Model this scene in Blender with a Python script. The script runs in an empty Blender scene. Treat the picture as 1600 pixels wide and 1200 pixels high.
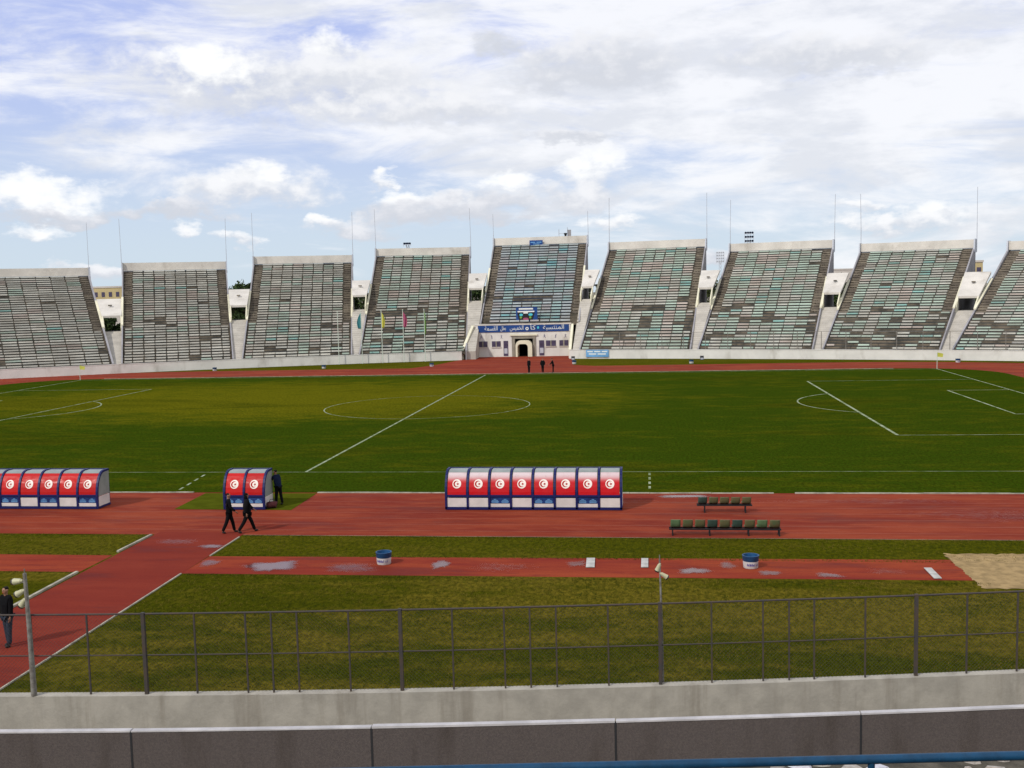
import bpy, math, random
from mathutils import Vector, Matrix, noise as mnoise
random.seed(7)
R = math.radians
sc = bpy.context.scene
col = sc.collection

# ------------------------------------------------------------------ camera
cam_d = bpy.data.cameras.new('camera'); cam = bpy.data.objects.new('camera', cam_d); col.objects.link(cam)
cr = Vector((0.99145, 0.12834, -0.02375)); cu = Vector((0.01205, 0.09115, 0.99576)); cf = Vector((-0.12997, 0.98753, -0.08882))
CAM = Vector((19.777, -92.051, 10.193))
m = Matrix((cr, cu, -cf)).transposed().to_4x4(); m.translation = CAM
cam.matrix_world = m
cam_d.sensor_width = 36; cam_d.lens = 1646.15 / 1600 * 36; cam_d.clip_end = 6000; cam_d.clip_start = 0.1
sc.camera = cam

# ------------------------------------------------------------------ sun, view
SUN_EL, SUN_AZ = 40.0, -140.0        # azimuth from +y towards +x: the sun stands behind the viewer, to the left
sd = bpy.data.lights.new('sun', 'SUN'); so = bpy.data.objects.new('sun', sd); col.objects.link(so)
sd.energy = 2.7; sd.angle = R(3); sd.color = (1.0, 0.95, 0.86)
sv = Vector((math.sin(R(SUN_AZ)) * math.cos(R(SUN_EL)), math.cos(R(SUN_AZ)) * math.cos(R(SUN_EL)), math.sin(R(SUN_EL))))
so.rotation_euler = sv.to_track_quat('Z', 'Y').to_euler(); so.location = (0, 0, 80)
sc.view_settings.view_transform = 'Standard'; sc.view_settings.look = 'None'
sc.view_settings.gamma = 1; sc.view_settings.exposure = 0.0

# ------------------------------------------------------------------ world: sky with clouds
world = bpy.data.worlds.new('World'); sc.world = world; world.use_nodes = True
nt = world.node_tree; nt.nodes.clear()
class NB:
    def __init__(s, nt): s.nt = nt
    def n(s, t, **k):
        x = s.nt.nodes.new(t)
        for a, b in k.items(): setattr(x, a, b)
        return x
    def link(s, a, b): s.nt.links.new(a, b)
    def put(s, sock, v):
        if hasattr(v, 'is_output') or isinstance(v, bpy.types.NodeSocket): s.link(v, sock)
        else: sock.default_value = v
    def m(s, op, a, b=0.0, c=0.0, clamp=False):
        x = s.n('ShaderNodeMath', operation=op, use_clamp=clamp)
        s.put(x.inputs[0], a); s.put(x.inputs[1], b)
        if op in ('MULTIPLY_ADD', 'SMOOTH_MAX', 'SMOOTH_MIN'): s.put(x.inputs[2], c)
        return x.outputs[0]
    def ss(s, v, lo, hi, a=0.0, b=1.0):
        x = s.n('ShaderNodeMapRange', interpolation_type='SMOOTHSTEP')
        s.put(x.inputs[0], v); s.put(x.inputs[1], lo); s.put(x.inputs[2], hi); s.put(x.inputs[3], a); s.put(x.inputs[4], b)
        return x.outputs[0]
    def mix(s, f, a, b, bt='MIX'):
        x = s.n('ShaderNodeMix', data_type='RGBA', blend_type=bt)
        s.put(x.inputs[0], f); s.put(x.inputs[6], a); s.put(x.inputs[7], b)
        return x.outputs[2]
    def noise(s, vec, scale, detail=4, rough=0.55, dist=0.0):
        x = s.n('ShaderNodeTexNoise'); s.link(vec, x.inputs['Vector'])
        x.inputs['Scale'].default_value = scale; x.inputs['Detail'].default_value = detail
        x.inputs['Roughness'].default_value = rough; x.inputs['Distortion'].default_value = dist
        return x.outputs['Fac']
    def comb(s, a, b, c=0.0):
        x = s.n('ShaderNodeCombineXYZ'); s.put(x.inputs[0], a); s.put(x.inputs[1], b); s.put(x.inputs[2], c)
        return x.outputs[0]
    def mapping(s, vec, scale=(1, 1, 1), loc=(0, 0, 0)):
        x = s.n('ShaderNodeMapping'); s.link(vec, x.inputs[0]); x.inputs['Scale'].default_value = scale; x.inputs['Location'].default_value = loc
        return x.outputs[0]
g = NB(nt)
sky = g.n('ShaderNodeTexSky', sky_type='NISHITA'); sky.sun_disc = False
sky.sun_elevation = R(SUN_EL); sky.sun_rotation = R(SUN_AZ); sky.air_density = 1.0; sky.dust_density = 1.2; sky.ozone_density = 1.6
tc = g.n('ShaderNodeTexCoord'); D = tc.outputs['Generated']
sp = g.n('ShaderNodeSeparateXYZ'); g.link(D, sp.inputs[0])
az = g.m('MULTIPLY', g.m('ARCTAN2', sp.outputs[0], sp.outputs[1]), 57.2958)
el = g.m('MULTIPLY', g.m('ARCSINE', sp.outputs[2]), 57.2958)
nv = g.mapping(D, (1, 1, 2.3))
w1 = g.noise(nv, 14, 6, 0.6); w2 = g.noise(g.mapping(D, (1, 1, 2.3), (3.1, 7.7, 1.3)), 14, 6, 0.6)
waz = g.m('MULTIPLY_ADD', g.m('SUBTRACT', w1, 0.5), 6.0, az)
wel = g.m('MULTIPLY_ADD', g.m('SUBTRACT', w2, 0.5), 3.4, el)
puff = g.noise(g.mapping(D, (1, 1, 1.5), (1, 2, 3)), 42, 7, 0.58)
def px2ang(px, py):
    d = (cf + cr * ((px - 800) / 1646.15) - cu * ((py - 600) / 1646.15)).normalized()
    return math.degrees(math.atan2(d.x, d.y)), math.degrees(math.asin(d.z))
# colour values are 10x: the Background strength is 0.1
base = sky.outputs[0]
pale = g.mix(g.ss(el, 0.0, 14.0), (6.6, 7.8, 8.9, 1), (4.8, 5.7, 9.4, 1))
base = g.mix(0.9, base, pale)
# thin high sheets: stretched noise, denser to the right of the halfway line and higher up
sheetn = g.noise(g.mapping(D, (1.0, 1.0, 4.0), (0.3, 0.1, 0.4)), 6.0, 8, 0.62, 0.5)
cover = g.m('ADD', g.ss(az, -17.0, 3.0, -0.02, 0.16), g.ss(el, 2.5, 9.0, -0.20, 0.03))
sheet = g.ss(g.m('ADD', sheetn, cover), 0.38, 0.66, 0.0, 0.92)
c_sheet = g.mix(g.ss(g.noise(g.mapping(D, (1, 1, 3.2), (5, 1, 2)), 9, 6, 0.6), 0.36, 0.58), (7.9, 8.15, 8.7, 1), (9.7, 9.8, 10.1, 1))
cur = g.mix(sheet, base, c_sheet)
# cumulus: centre, size (photo degrees), brightness
BL = [(430,122,10.5,1.9,.62),(330,100,2.6,1.25,1.0),(930,100,5.5,1.5,.45),(1300,90,6.5,1.2,.5),(650,170,6,1.2,.6),
      (60,306,3.1,1.0,.95),(60,356,1.5,.5,.95),(380,296,4.6,1.05,.72),(285,360,1.2,.6,.85),(375,369,1.0,.5,.85),(410,268,1.2,.6,.95),
      (487,341,.9,.45,1.0),(560,352,3.2,.6,.5),(630,316,1.2,.75,.98),(795,292,1.8,.75,1.0),(720,318,3.2,.7,.6),(935,262,1.7,1.1,.97),
      (525,70,1.5,.9,.9),(598,284,.9,.4,.9),(760,76,1.5,.6,.3),(1450,328,1.8,.7,.9),(960,338,1.8,.5,.88),(1345,322,1.2,.4,.85),
      (890,222,3.2,.4,.5),(700,330,5,.6,.35),(250,330,4,.45,.35),(1100,400,5,.4,.5),(60,335,4,.4,.35),(150,430,5,.5,.6),(900,300,3.0,.8,.6),(1400,350,4.0,.5,.8)]
for (px, py, ra, re_, br) in BL:
    a0, e0 = px2ang(px, py)
    da = g.m('DIVIDE', g.m('SUBTRACT', waz, a0), ra)
    de = g.m('DIVIDE', g.m('SUBTRACT', wel, e0), re_)
    de2 = g.m('MAXIMUM', de, g.m('MULTIPLY', de, 1.5))
    r2 = g.m('ADD', g.m('MULTIPLY', da, da), g.m('MULTIPLY', de, de))
    v = g.m('ADD', g.m('SUBTRACT', 1.0, r2), g.m('MULTIPLY', g.m('SUBTRACT', puff, 0.5), 2.5))
    dn = g.ss(v, -0.35, 1.05, 0.0, 0.95)
    sh = g.ss(g.m('ADD', g.m('MULTIPLY', de, 0.6), g.m('MULTIPLY_ADD', puff, 2.2, -1.1 + (br - 0.6) * 1.2)), -0.55, 0.55)
    cc = g.mix(sh, (6.4 + br * .5, 6.7 + br * .5, 7.4 + br * .5, 1), (7.4 + br * 3, 7.5 + br * 3, 8.2 + br * 2.4, 1))
    cur = g.mix(dn, cur, cc)
bg = g.n('ShaderNodeBackground'); g.link(cur, bg.inputs[0]); bg.inputs[1].default_value = 0.1
wo = g.n('ShaderNodeOutputWorld'); g.link(bg.outputs[0], wo.inputs[0])

# ------------------------------------------------------------------ materials
def mat(name, rgb, rough=0.8, spec=0.3, var=0.0, vscale=3.0, var_rgb=None, metal=0.0, bump=0.0, bscale=40.0, stretch=(1, 1, 1), attr=False, streak=None, coat=0.0):
    mt = bpy.data.materials.new(name); mt.use_nodes = True
    t = mt.node_tree; b = t.nodes['Principled BSDF']; q = NB(t)
    b.inputs['Roughness'].default_value = rough; b.inputs['Specular IOR Level'].default_value = spec
    b.inputs['Metallic'].default_value = metal; b.inputs['Coat Weight'].default_value = coat
    c4 = (*rgb, 1)
    co = q.n('ShaderNodeTexCoord').outputs['Object']
    cv = q.mapping(co, stretch)
    if attr:
        a = q.n('ShaderNodeAttribute'); a.attribute_name = 'tint'; c = a.outputs['Color']
    else: c = c4
    if var > 0:
        f = q.ss(q.noise(cv, vscale, 6, 0.62), 0.33, 0.67)
        v2 = (*(var_rgb or tuple(x * (1 - var) for x in rgb)), 1)
        c = q.mix(f, c, v2) if not attr else q.mix(q.m('MULTIPLY', f, var), c, v2)
    if streak:      # rain stains running down
        f = q.ss(q.noise(q.mapping(co, (streak, streak, 0.25)), 1.0, 5, 0.6), 0.5, 0.75, 0, 0.55)
        c = q.mix(f, c, (rgb[0] * .45, rgb[1] * .42, rgb[2] * .38, 1))
    q.put(b.inputs['Base Color'], c)
    if bump > 0:
        bn = q.n('ShaderNodeBump'); bn.inputs['Strength'].default_value = bump; bn.inputs['Distance'].default_value = 0.02
        q.link(q.noise(cv, bscale, 5, 0.65), bn.inputs['Height']); q.link(bn.outputs[0], b.inputs['Normal'])
    return mt

def grass_mat(name, kind):
    mt = bpy.data.materials.new(name); mt.use_nodes = True
    t = mt.node_tree; b = t.nodes['Principled BSDF']; q = NB(t)
    b.inputs['Roughness'].default_value = 1.0; b.inputs['Specular IOR Level'].default_value = 0.0
    co = q.n('ShaderNodeTexCoord').outputs['Object']
    sx = q.n('ShaderNodeSeparateXYZ'); q.link(co, sx.inputs[0]); X, Y = sx.outputs[0], sx.outputs[1]
    big = q.noise(q.mapping(co, (0.045, 0.13, 1)), 1.0, 5, 0.6, 0.6)
    mid = q.noise(q.mapping(co, (0.35, 0.7, 1)), 1.0, 6, 0.65)
    fine = q.noise(q.mapping(co, (6, 3.2, 1)), 1.0, 6, 0.75)
    vfine = q.noise(q.mapping(co, (26, 14, 1)), 1.0, 4, 0.7)
    if kind == 'pitch':
        # worn straw-coloured turf in the middle and on the left, greener on the right and near the touchline
        e1 = q.m('ADD', q.m('POWER', q.m('ABSOLUTE', q.m('DIVIDE', q.m('ADD', X, 16.0), 36.0)), 2.0), q.m('POWER', q.m('ABSOLUTE', q.m('DIVIDE', q.m('SUBTRACT', Y, 8.0), 20.0)), 2.0))
        f = q.m('ADD', q.m('MAXIMUM', q.m('MULTIPLY', q.m('SUBTRACT', 1.0, e1), 0.34), -0.14), q.m('SUBTRACT', big, 0.5))
        f = q.m('ADD', f, q.m('MULTIPLY', q.m('SUBTRACT', mid, 0.5), 0.9))
        f = q.ss(f, -0.22, 0.32, 0.0, 1.0)
        c = q.mix(f, (0.028, 0.060, 0.0025, 1), (0.135, 0.128, 0.005, 1))
        c = q.mix(q.ss(big, 0.50, 0.70, 0, 0.6), c, (0.014, 0.033, 0.0015, 1))
    else:
        g2 = q.ss(q.m('ADD', mid, q.m('MULTIPLY', q.m('SUBTRACT', big, 0.5), 1.4)), 0.36, 0.66)
        dist = q.ss(Y, -68.0, -54.0)
        c0 = q.mix(dist, (0.042, 0.050, 0.002, 1), (0.064, 0.066, 0.003, 1))
        c = q.mix(g2, c0, (0.145, 0.112, 0.012, 1))
        c = q.mix(q.ss(Y, -53.5, -52.5, 0, 0.55), c, (0.080, 0.082, 0.004, 1))
    c = q.mix(q.ss(fine, 0.35, 0.65, 0, 0.7), c, (0.009, 0.014, 0.001, 1))
    c = q.mix(q.ss(vfine, 0.45, 0.72, 0, 0.5), c, (0.13, 0.12, 0.012, 1))
    q.put(b.inputs['Base Color'], c)
    bn = q.n('ShaderNodeBump'); bn.inputs['Strength'].default_value = 0.8; bn.inputs['Distance'].default_value = 0.05
    q.link(q.m('ADD', fine, vfine), bn.inputs['Height']); q.link(bn.outputs[0], b.inputs['Normal'])
    return mt

def track_mat(name, c1, c2, c3, lanes=False):
    mt = bpy.data.materials.new(name); mt.use_nodes = True
    t = mt.node_tree; b = t.nodes['Principled BSDF']; q = NB(t)
    co = q.n('ShaderNodeTexCoord').outputs['Object']
    big = q.noise(q.mapping(co, (0.09, 0.45, 1)), 1.0, 6, 0.65, 0.4)
    mid = q.noise(q.mapping(co, (0.5, 2.2, 1)), 1.0, 6, 0.7)
    fine = q.noise(q.mapping(co, (14, 9, 1)), 1.0, 4, 0.75)
    c = q.mix(q.ss(big, 0.36, 0.62), (*c1, 1), (*c2, 1))
    c = q.mix(q.ss(mid, 0.45, 0.72, 0, 0.6), c, (*c3, 1))
    c = q.mix(q.ss(fine, 0.45, 0.75, 0, 0.35), c, (c1[0] * .45, c1[1] * .5, c1[2] * .6, 1))
    wet = q.ss(q.noise(q.mapping(co, (0.16, 0.7, 1), (9, 4, 0)), 1.0, 5, 0.6), 0.50, 0.68)
    c = q.mix(q.m('MULTIPLY', wet, 0.6), c, (c1[0] * .5, c1[1] * .45, c1[2] * .6, 1))
    q.put(b.inputs['Base Color'], c)
    q.link(q.ss(wet, 0.0, 1.0, 0.85, 0.62), b.inputs['Roughness'])
    b.inputs['Specular IOR Level'].default_value = 0.03
    bn = q.n('ShaderNodeBump'); bn.inputs['Strength'].default_value = 0.4; bn.inputs['Distance'].default_value = 0.01
    q.link(fine, bn.inputs['Height']); q.link(bn.outputs[0], b.inputs['Normal'])
    return mt

M = {}
M['pitch'] = grass_mat('pitch_turf', 'pitch')
M['grass'] = grass_mat('rough_turf', 'rough')
M['track'] = track_mat('track_rubber', (0.245, 0.045, 0.020), (0.17, 0.024, 0.014), (0.29, 0.072, 0.034))
M['path'] = track_mat('path_rubber', (0.175, 0.025, 0.015), (0.200, 0.032, 0.018), (0.145, 0.020, 0.014))
M['runway'] = track_mat('runway_rubber', (0.20, 0.027, 0.016), (0.27, 0.050, 0.020), (0.115, 0.016, 0.016))
M['earth'] = mat('earth', (0.20, 0.17, 0.12), var=0.4, vscale=0.05)
M['sand'] = mat('sand', (0.36, 0.25, 0.115), 0.95, 0.1, var=0.35, vscale=2.5, bump=0.6, bscale=9)
M['line'] = mat('line_paint', (0.33, 0.37, 0.24), 0.8, var=0.5, vscale=1.2, var_rgb=(0.10, 0.14, 0.04))
M['kerb'] = mat('kerb_paint', (0.42, 0.39, 0.30), 0.8, var=0.45, vscale=1.6)
M['concrete'] = mat('old_concrete', (0.41, 0.38, 0.32), 0.9, 0.2, var=0.22, vscale=1.6, bump=0.4, bscale=14, streak=2.2)
M['moat'] = mat('moat_concrete', (0.22, 0.21, 0.19), 0.9, 0.2, var=0.4, vscale=0.8)
M['parapet'] = mat('pebbled_render', (0.112, 0.094, 0.086), 0.95, 0.1, var=0.5, vscale=30, var_rgb=(0.084, 0.071, 0.068), bump=0.7, bscale=70, streak=1.4)
M['coping'] = mat('coping_white', (0.50, 0.48, 0.48), 0.7, var=0.25, vscale=2)
M['white'] = mat('weathered_white', (0.64, 0.60, 0.53), 0.8, 0.3, var=0.18, vscale=0.35, streak=0.35)
M['wallwhite'] = mat('wall_white', (0.70, 0.68, 0.62), 0.8, 0.3, var=0.14, vscale=0.3, streak=0.5)
M['cream'] = mat('cream_paint', (0.74, 0.70, 0.52), 0.8, 0.3, var=0.15, vscale=0.5)
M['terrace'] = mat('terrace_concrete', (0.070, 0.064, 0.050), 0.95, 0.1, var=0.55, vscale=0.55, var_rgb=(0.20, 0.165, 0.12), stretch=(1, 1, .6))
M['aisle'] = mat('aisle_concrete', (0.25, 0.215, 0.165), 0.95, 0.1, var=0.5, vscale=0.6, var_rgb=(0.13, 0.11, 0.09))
M['bench'] = mat('bench_planks', (0.3, 0.34, 0.29), 0.85, 0.15, var=0.4, vscale=0.35, var_rgb=(0.20, 0.17, 0.13), attr=True, stretch=(1, 1, 1.2))
M['side'] = mat('block_side', (0.33, 0.32, 0.33), 0.85, 0.2, var=0.2, vscale=0.4, streak=0.3)
M['ramp'] = mat('ramp_concrete', (0.47, 0.435, 0.37), 0.9, 0.2, var=0.2, vscale=0.6)
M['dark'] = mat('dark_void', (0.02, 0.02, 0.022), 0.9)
M['mast'] = mat('mast_grey', (0.46, 0.48, 0.52), 0.6, metal=0.2)
M['steel'] = mat('fence_steel', (0.050, 0.048, 0.048), 0.7, 0.2, var=0.4, vscale=6, var_rgb=(0.075, 0.055, 0.042))
M['wire'] = mat('wire_steel', (0.055, 0.055, 0.05), 0.6, 0.3)
M['galv'] = mat('galvanised', (0.24, 0.23, 0.20), 0.6, 0.4, var=0.4, vscale=8, var_rgb=(0.14, 0.12, 0.10))
M['lamp'] = mat('lamp_housing', (0.46, 0.44, 0.27), 0.5, 0.4)
M['lampglass'] = mat('lamp_glass', (0.03, 0.02, 0.02), 0.15, 0.6)
M['blue'] = mat('frame_blue', (0.006, 0.010, 0.085), 0.5, 0.3)
M['railblue'] = mat('rail_blue', (0.004, 0.050, 0.115), 0.45, 0.3, var=0.3, vscale=9, bump=.1, bscale=60)
M['red'] = mat('panel_red', (0.40, 0.005, 0.004), 0.6, 0.1, var=0.12, vscale=2)
M['panelwhite'] = mat('panel_white', (0.64, 0.60, 0.56), 0.55, 0.4, var=0.16, vscale=1.5)
M['emblem'] = mat('emblem_white', (0.80, 0.74, 0.66), 0.5)
M['panelblue'] = mat('panel_blue', (0.012, 0.045, 0.17), 0.6, .2, var=0.35, vscale=3, var_rgb=(0.008, 0.02, 0.09))
M['glass'] = mat('polycarbonate', (0.26, 0.29, 0.27), 0.35, 0.3, var=0.2, vscale=1.5)
M['seatgreen'] = mat('seat_green', (0.085, 0.115, 0.050), 0.6, 0.3, var=0.5, vscale=4, var_rgb=(0.13, 0.11, 0.05))
M['seatblue'] = mat('seat_bluegreen', (0.045, 0.085, 0.065), 0.6, 0.3, var=0.3, vscale=4)
M['seatlight'] = mat('seat_lightgreen', (0.11, 0.185, 0.085), 0.6, 0.3, var=0.3, vscale=4)
M['black'] = mat('black_steel', (0.012, 0.012, 0.014), 0.6)
M['cloth'] = mat('black_cloth', (0.006, 0.006, 0.007), 0.95, 0.1)
M['clothnavy'] = mat('navy_cloth', (0.010, 0.018, 0.045), 0.95, 0.1, var=.4, vscale=9)
M['jeans'] = mat('grey_jeans', (0.035, 0.045, 0.065), 0.95, 0.1, var=.4, vscale=9)
M['skin'] = mat('skin', (0.30, 0.16, 0.10), 0.6, 0.3)
M['hair'] = mat('hair', (0.008, 0.006, 0.005), 0.9, 0.2)
M['shoe'] = mat('shoe', (0.012, 0.010, 0.010), 0.6)
M['binblue'] = mat('bin_blue', (0.010, 0.075, 0.19), 0.5, 0.4, var=.35, vscale=5)
M['binwhite'] = mat('bin_white', (0.58, 0.57, 0.55), 0.6, 0.3, var=.2, vscale=4)
M['inkblue'] = mat('ink_violet', (0.11, 0.09, 0.26), 0.7)
M['board'] = mat('board_white', (0.50, 0.49, 0.45), 0.8, var=.35, vscale=3)
M['banner'] = mat('banner_blue', (0.012, 0.060, 0.235), 0.7, var=.25, vscale=.6)
M['bannerlight'] = mat('banner_light', (0.16, 0.38, 0.66), 0.7, var=.3, vscale=1)
M['letter'] = mat('letter_white', (0.72, 0.76, 0.72), 0.6)
M['cyan'] = mat('letter_cyan', (0.08, 0.50, 0.60), 0.6)
M['figure'] = mat('figure_blue', (0.055, 0.050, 0.16), 0.7)
M['window'] = mat('window_dark', (0.075, 0.060, 0.11), 0.3, 0.5, var=.4, vscale=2)
M['stone'] = mat('arch_stone', (0.30, 0.275, 0.22), 0.9, var=.35, vscale=1)
M['flagteal'] = mat('flag_teal', (0.05, 0.22, 0.24), 0.8)
M['flagyellow'] = mat('flag_yellow', (0.50, 0.48, 0.08), 0.8)
M['flagred'] = mat('flag_magenta', (0.34, 0.07, 0.14), 0.8)
M['flaggreen'] = mat('flag_green', (0.16, 0.34, 0.05), 0.8)
M['pole'] = mat('pole_white', (0.55, 0.62, 0.52), 0.6)
M['house'] = mat('house_yellow', (0.52, 0.42, 0.22), 0.9, var=.2, vscale=.2)
M['housepale'] = mat('house_pale', (0.55, 0.50, 0.45), 0.9, var=.2, vscale=.2)
M['leafa'] = mat('leaf_dark', (0.018, 0.036, 0.010), 0.8, 0.2, var=.5, vscale=.8, var_rgb=(.05, .075, .018))
M['leafb'] = mat('leaf_olive', (0.035, 0.050, 0.014), 0.8, 0.2, var=.5, vscale=.8, var_rgb=(.07, .085, .03))
M['bark'] = mat('bark', (0.06, 0.045, 0.03), 0.9)
M['water'] = mat('puddle_water', (0.12, 0.07, 0.075), 0.06, 1.0)
M['damp'] = mat('damp_rubber', (0.15, 0.045, 0.045), 0.42, 0.6, var=.3, vscale=3)
M['mat_green'] = mat('green_mat', (0.070, 0.082, 0.006), 0.95, 0.0, var=.25, vscale=1.5)
M['rubble'] = mat('rubble', (0.42, 0.38, 0.33), 0.9, var=.5, vscale=12)
M['litter'] = mat('litter_white', (0.52, 0.51, 0.54), 0.8)
M['ledge_dark'] = mat('dark_mottled_concrete', (0.045, 0.040, 0.028), 0.95, var=.5, vscale=6, var_rgb=(.11, .095, .07), bump=.6, bscale=30)  # dark ledge concrete with paler mottling

# red fading to white upwards (printed on the panels of the longest dugout)
mt = bpy.data.materials.new('panel_red_fading_white'); mt.use_nodes = True
q = NB(mt.node_tree); b = mt.node_tree.nodes['Principled BSDF']; b.inputs['Roughness'].default_value = .5
a = q.n('ShaderNodeAttribute'); a.attribute_name = 'tint'
co_ = q.n('ShaderNodeTexCoord').outputs['Object']; q.link(q.mix(q.ss(q.noise(q.mapping(co_, (3, 3, 1.2)), 1.0, 6, .7), .5, .8, 0, .35), a.outputs['Color'], (.16, .05, .04, 1)), b.inputs['Base Color']); b.inputs['Specular IOR Level'].default_value = .25
q.link(q.ss(q.noise(q.mapping(co_, (2, 2, 5)), 1.0, 4, .6), .3, .7, .3, .7), b.inputs['Roughness']); M['redfade'] = mt

# ------------------------------------------------------------------ object helpers
ORG = {}
def V(*a): return Vector(a)
def tag(o, label=None, cat=None, group=None, kind=None):
    if label: o['label'] = label
    if cat: o['category'] = cat
    if group: o['group'] = group
    if kind: o['kind'] = kind
    return o
def empty(name, loc, label, cat, group=None):
    o = bpy.data.objects.new(name, None); col.objects.link(o); o.location = loc; o.empty_display_size = 0.3
    ORG[o.name] = Vector(loc)
    return tag(o, label, cat, group)
class MB:
    def __init__(s): s.v = []; s.f = []; s.c = []; s.cc = None; s.mi = []; s.cm = 0
    def add(s, vs, fs):
        n = len(s.v); s.v += [tuple(v) for v in vs]
        for f in fs: s.f.append([i + n for i in f]); s.c.append(s.cc); s.mi.append(s.cm)
        return s
    def hexa(s, b4, t4):
        return s.add(list(b4) + list(t4), [(3, 2, 1, 0), (4, 5, 6, 7), (0, 1, 5, 4), (1, 2, 6, 5), (2, 3, 7, 6), (3, 0, 4, 7)])
    def box(s, x0, x1, y0, y1, z0, z1):
        return s.hexa([(x0, y0, z0), (x1, y0, z0), (x1, y1, z0), (x0, y1, z0)], [(x0, y0, z1), (x1, y0, z1), (x1, y1, z1), (x0, y1, z1)])
    def bar(s, a, b, w, h=None, up=Vector((0, 0, 1))):     # rectangular bar from a to b
        a = Vector(a); b = Vector(b); d = (b - a).normalized(); h = h or w
        if abs(d.dot(up)) > .95: up = Vector((0, 1, 0))
        x = d.cross(up).normalized() * w / 2; y = x.cross(d).normalized() * h / 2
        return s.hexa([a - x - y, a + x - y, a + x + y, a - x + y], [b - x - y, b + x - y, b + x + y, b - x + y])
    def tube(s, pts, r, n=10, r2=None, cap=True):
        pts = [Vector(p) for p in pts]; k = len(pts); rings = []
        for i, p in enumerate(pts):
            d = (pts[min(i + 1, k - 1)] - pts[max(i - 1, 0)]).normalized()
            up = Vector((0, 0, 1)) if abs(d.z) < .95 else Vector((0, 1, 0))
            x = d.cross(up).normalized(); y = x.cross(d)
            rr = r if r2 is None else r + (r2 - r) * i / (k - 1)
            rings.append([p + x * rr * math.cos(2 * math.pi * j / n) + y * rr * math.sin(2 * math.pi * j / n) for j in range(n)])
        vs = [v for rg in rings for v in rg]; fs = []
        for i in range(k - 1):
            for j in range(n): fs.append((i * n + j, i * n + (j + 1) % n, (i + 1) * n + (j + 1) % n, (i + 1) * n + j))
        if cap: fs += [tuple(range(n))[::-1], tuple((k - 1) * n + j for j in range(n))]
        return s.add(vs, fs)
    def lathe(s, c, prof, n=20):
        c = Vector(c); vs = [c + V(r * math.cos(2 * math.pi * j / n), r * math.sin(2 * math.pi * j / n), z) for r, z in prof for j in range(n)]
        fs = [(i * n + j, i * n + (j + 1) % n, (i + 1) * n + (j + 1) % n, (i + 1) * n + j) for i in range(len(prof) - 1) for j in range(n)]
        return s.add(vs, fs)
    def poly(s, pts, z=None):
        vs = [(p[0], p[1], z if z is not None else p[2]) for p in pts]
        return s.add(vs, [tuple(range(len(vs)))])
    def prism(s, pts, d):        # closed 3D outline extruded by vector d
        n = len(pts); d = Vector(d); pts = [Vector(p) for p in pts]
        return s.add(pts + [p + d for p in pts], [tuple(range(n))[::-1], tuple(range(n, 2 * n))] + [(i, (i + 1) % n, n + (i + 1) % n, n + i) for i in range(n)])
    def build(s, name, mt, parent=None, smooth=False, mats=None):
        org = ORG[parent.name] if parent else Vector((0, 0, 0))
        me = bpy.data.meshes.new(name); me.from_pydata([Vector(v) - org for v in s.v], [], s.f)
        for mm in (mats or [mt]): me.materials.append(mm)
        if mats: me.polygons.foreach_set('material_index', s.mi)
        if any(c is not None for c in s.c):
            at = me.color_attributes.new('tint', 'FLOAT_COLOR', 'CORNER')
            li = 0
            for p, c in zip(me.polygons, s.c):
                for k in range(p.loop_total): at.data[li].color = (*(c or (.3, .3, .3)), 1); li += 1
        me.update()
        if smooth:
            me.polygons.foreach_set('use_smooth', [True] * len(me.polygons))
            me.set_sharp_from_angle(angle=R(40)) if hasattr(me, 'set_sharp_from_angle') else None
        o = bpy.data.objects.new(name, me); col.objects.link(o)
        if parent: o.parent = parent; ORG[o.name] = org
        else: ORG[o.name] = Vector((0, 0, 0))
        return o
def children(o): return list(o.children)
def copy_tree(o, parent=None):
    c = o.copy(); col.objects.link(c); c.parent = parent
    for ch in list(o.children): copy_tree(ch, c)
    return c

# ------------------------------------------------------------------ ground
def struct(name, mb, mt, **k): return tag(mb.build(name, mt, **k), kind='structure')
struct('ground', MB().poly([(-2500, -2500), (2500, -2500), (2500, 2500), (-2500, 2500)], -0.02), M['earth'])
def Wn(x): return -70.7 + .05 * x + .0024 * x * x           # the near fence wall
def Wf(x): return (63 - .17 * x - .0018 * x * x) if x > 0 else (63.5 + .19 * x - .003 * x * x)
def Nf(x):
    s = (Wf(x + 12) - Wf(x - 12)) / 24; n = Vector((-s, 1.0)); return n.normalized()
# rough grass fills the bowl between the near wall and the far wall
xs = [-130 + 4 * i for i in range(66)]
gp = MB(); 
struct('grass', MB().poly([(-150, -66.5), (-30, -66.5), (34, -66.5), (150, -66.5), (150, 66), (-150, 66)], 0.0), M['grass'])
vg = MB()
for x in range(-40, 32, 4): vg.poly([(x, Wn(x) - .1), (x + 4, Wn(x + 4) - .1), (x + 4, -66.5), (x, -66.5)], 0.0)
struct('verge_grass', vg, M['grass'])
def rrect(x0, x1, y0, y1, r, n=12):
    o = []
    for cx, cy, a0 in ((x1 - r, y1 - r, 0), (x0 + r, y1 - r, 90), (x0 + r, y0 + r, 180), (x1 - r, y0 + r, 270)):
        for i in range(n + 1): a = R(a0 + 90 * i / n); o.append((cx + r * math.cos(a), cy + r * math.sin(a)))
    return o
def stadium(cx, cy, L, r, n=28):
    o = []
    for s, a0 in ((1, -90), (-1, 90)):
        for i in range(n + 1): a = R(a0 + 180 * i / n); o.append((cx + s * L + r * math.cos(a), cy + r * math.sin(a)))
    return o
struct('running_track', MB().poly(stadium(0, -1.5, 42, 48), 0.004), M['track'])
struct('apron', MB().poly([(-12.5, 46), (13, 46), (9.5, 49), (8.6, 61.5), (7.8, 68.2), (-7.8, 68.2), (-8.2, 62), (-10, 52)], 0.008), M['track'])
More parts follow.
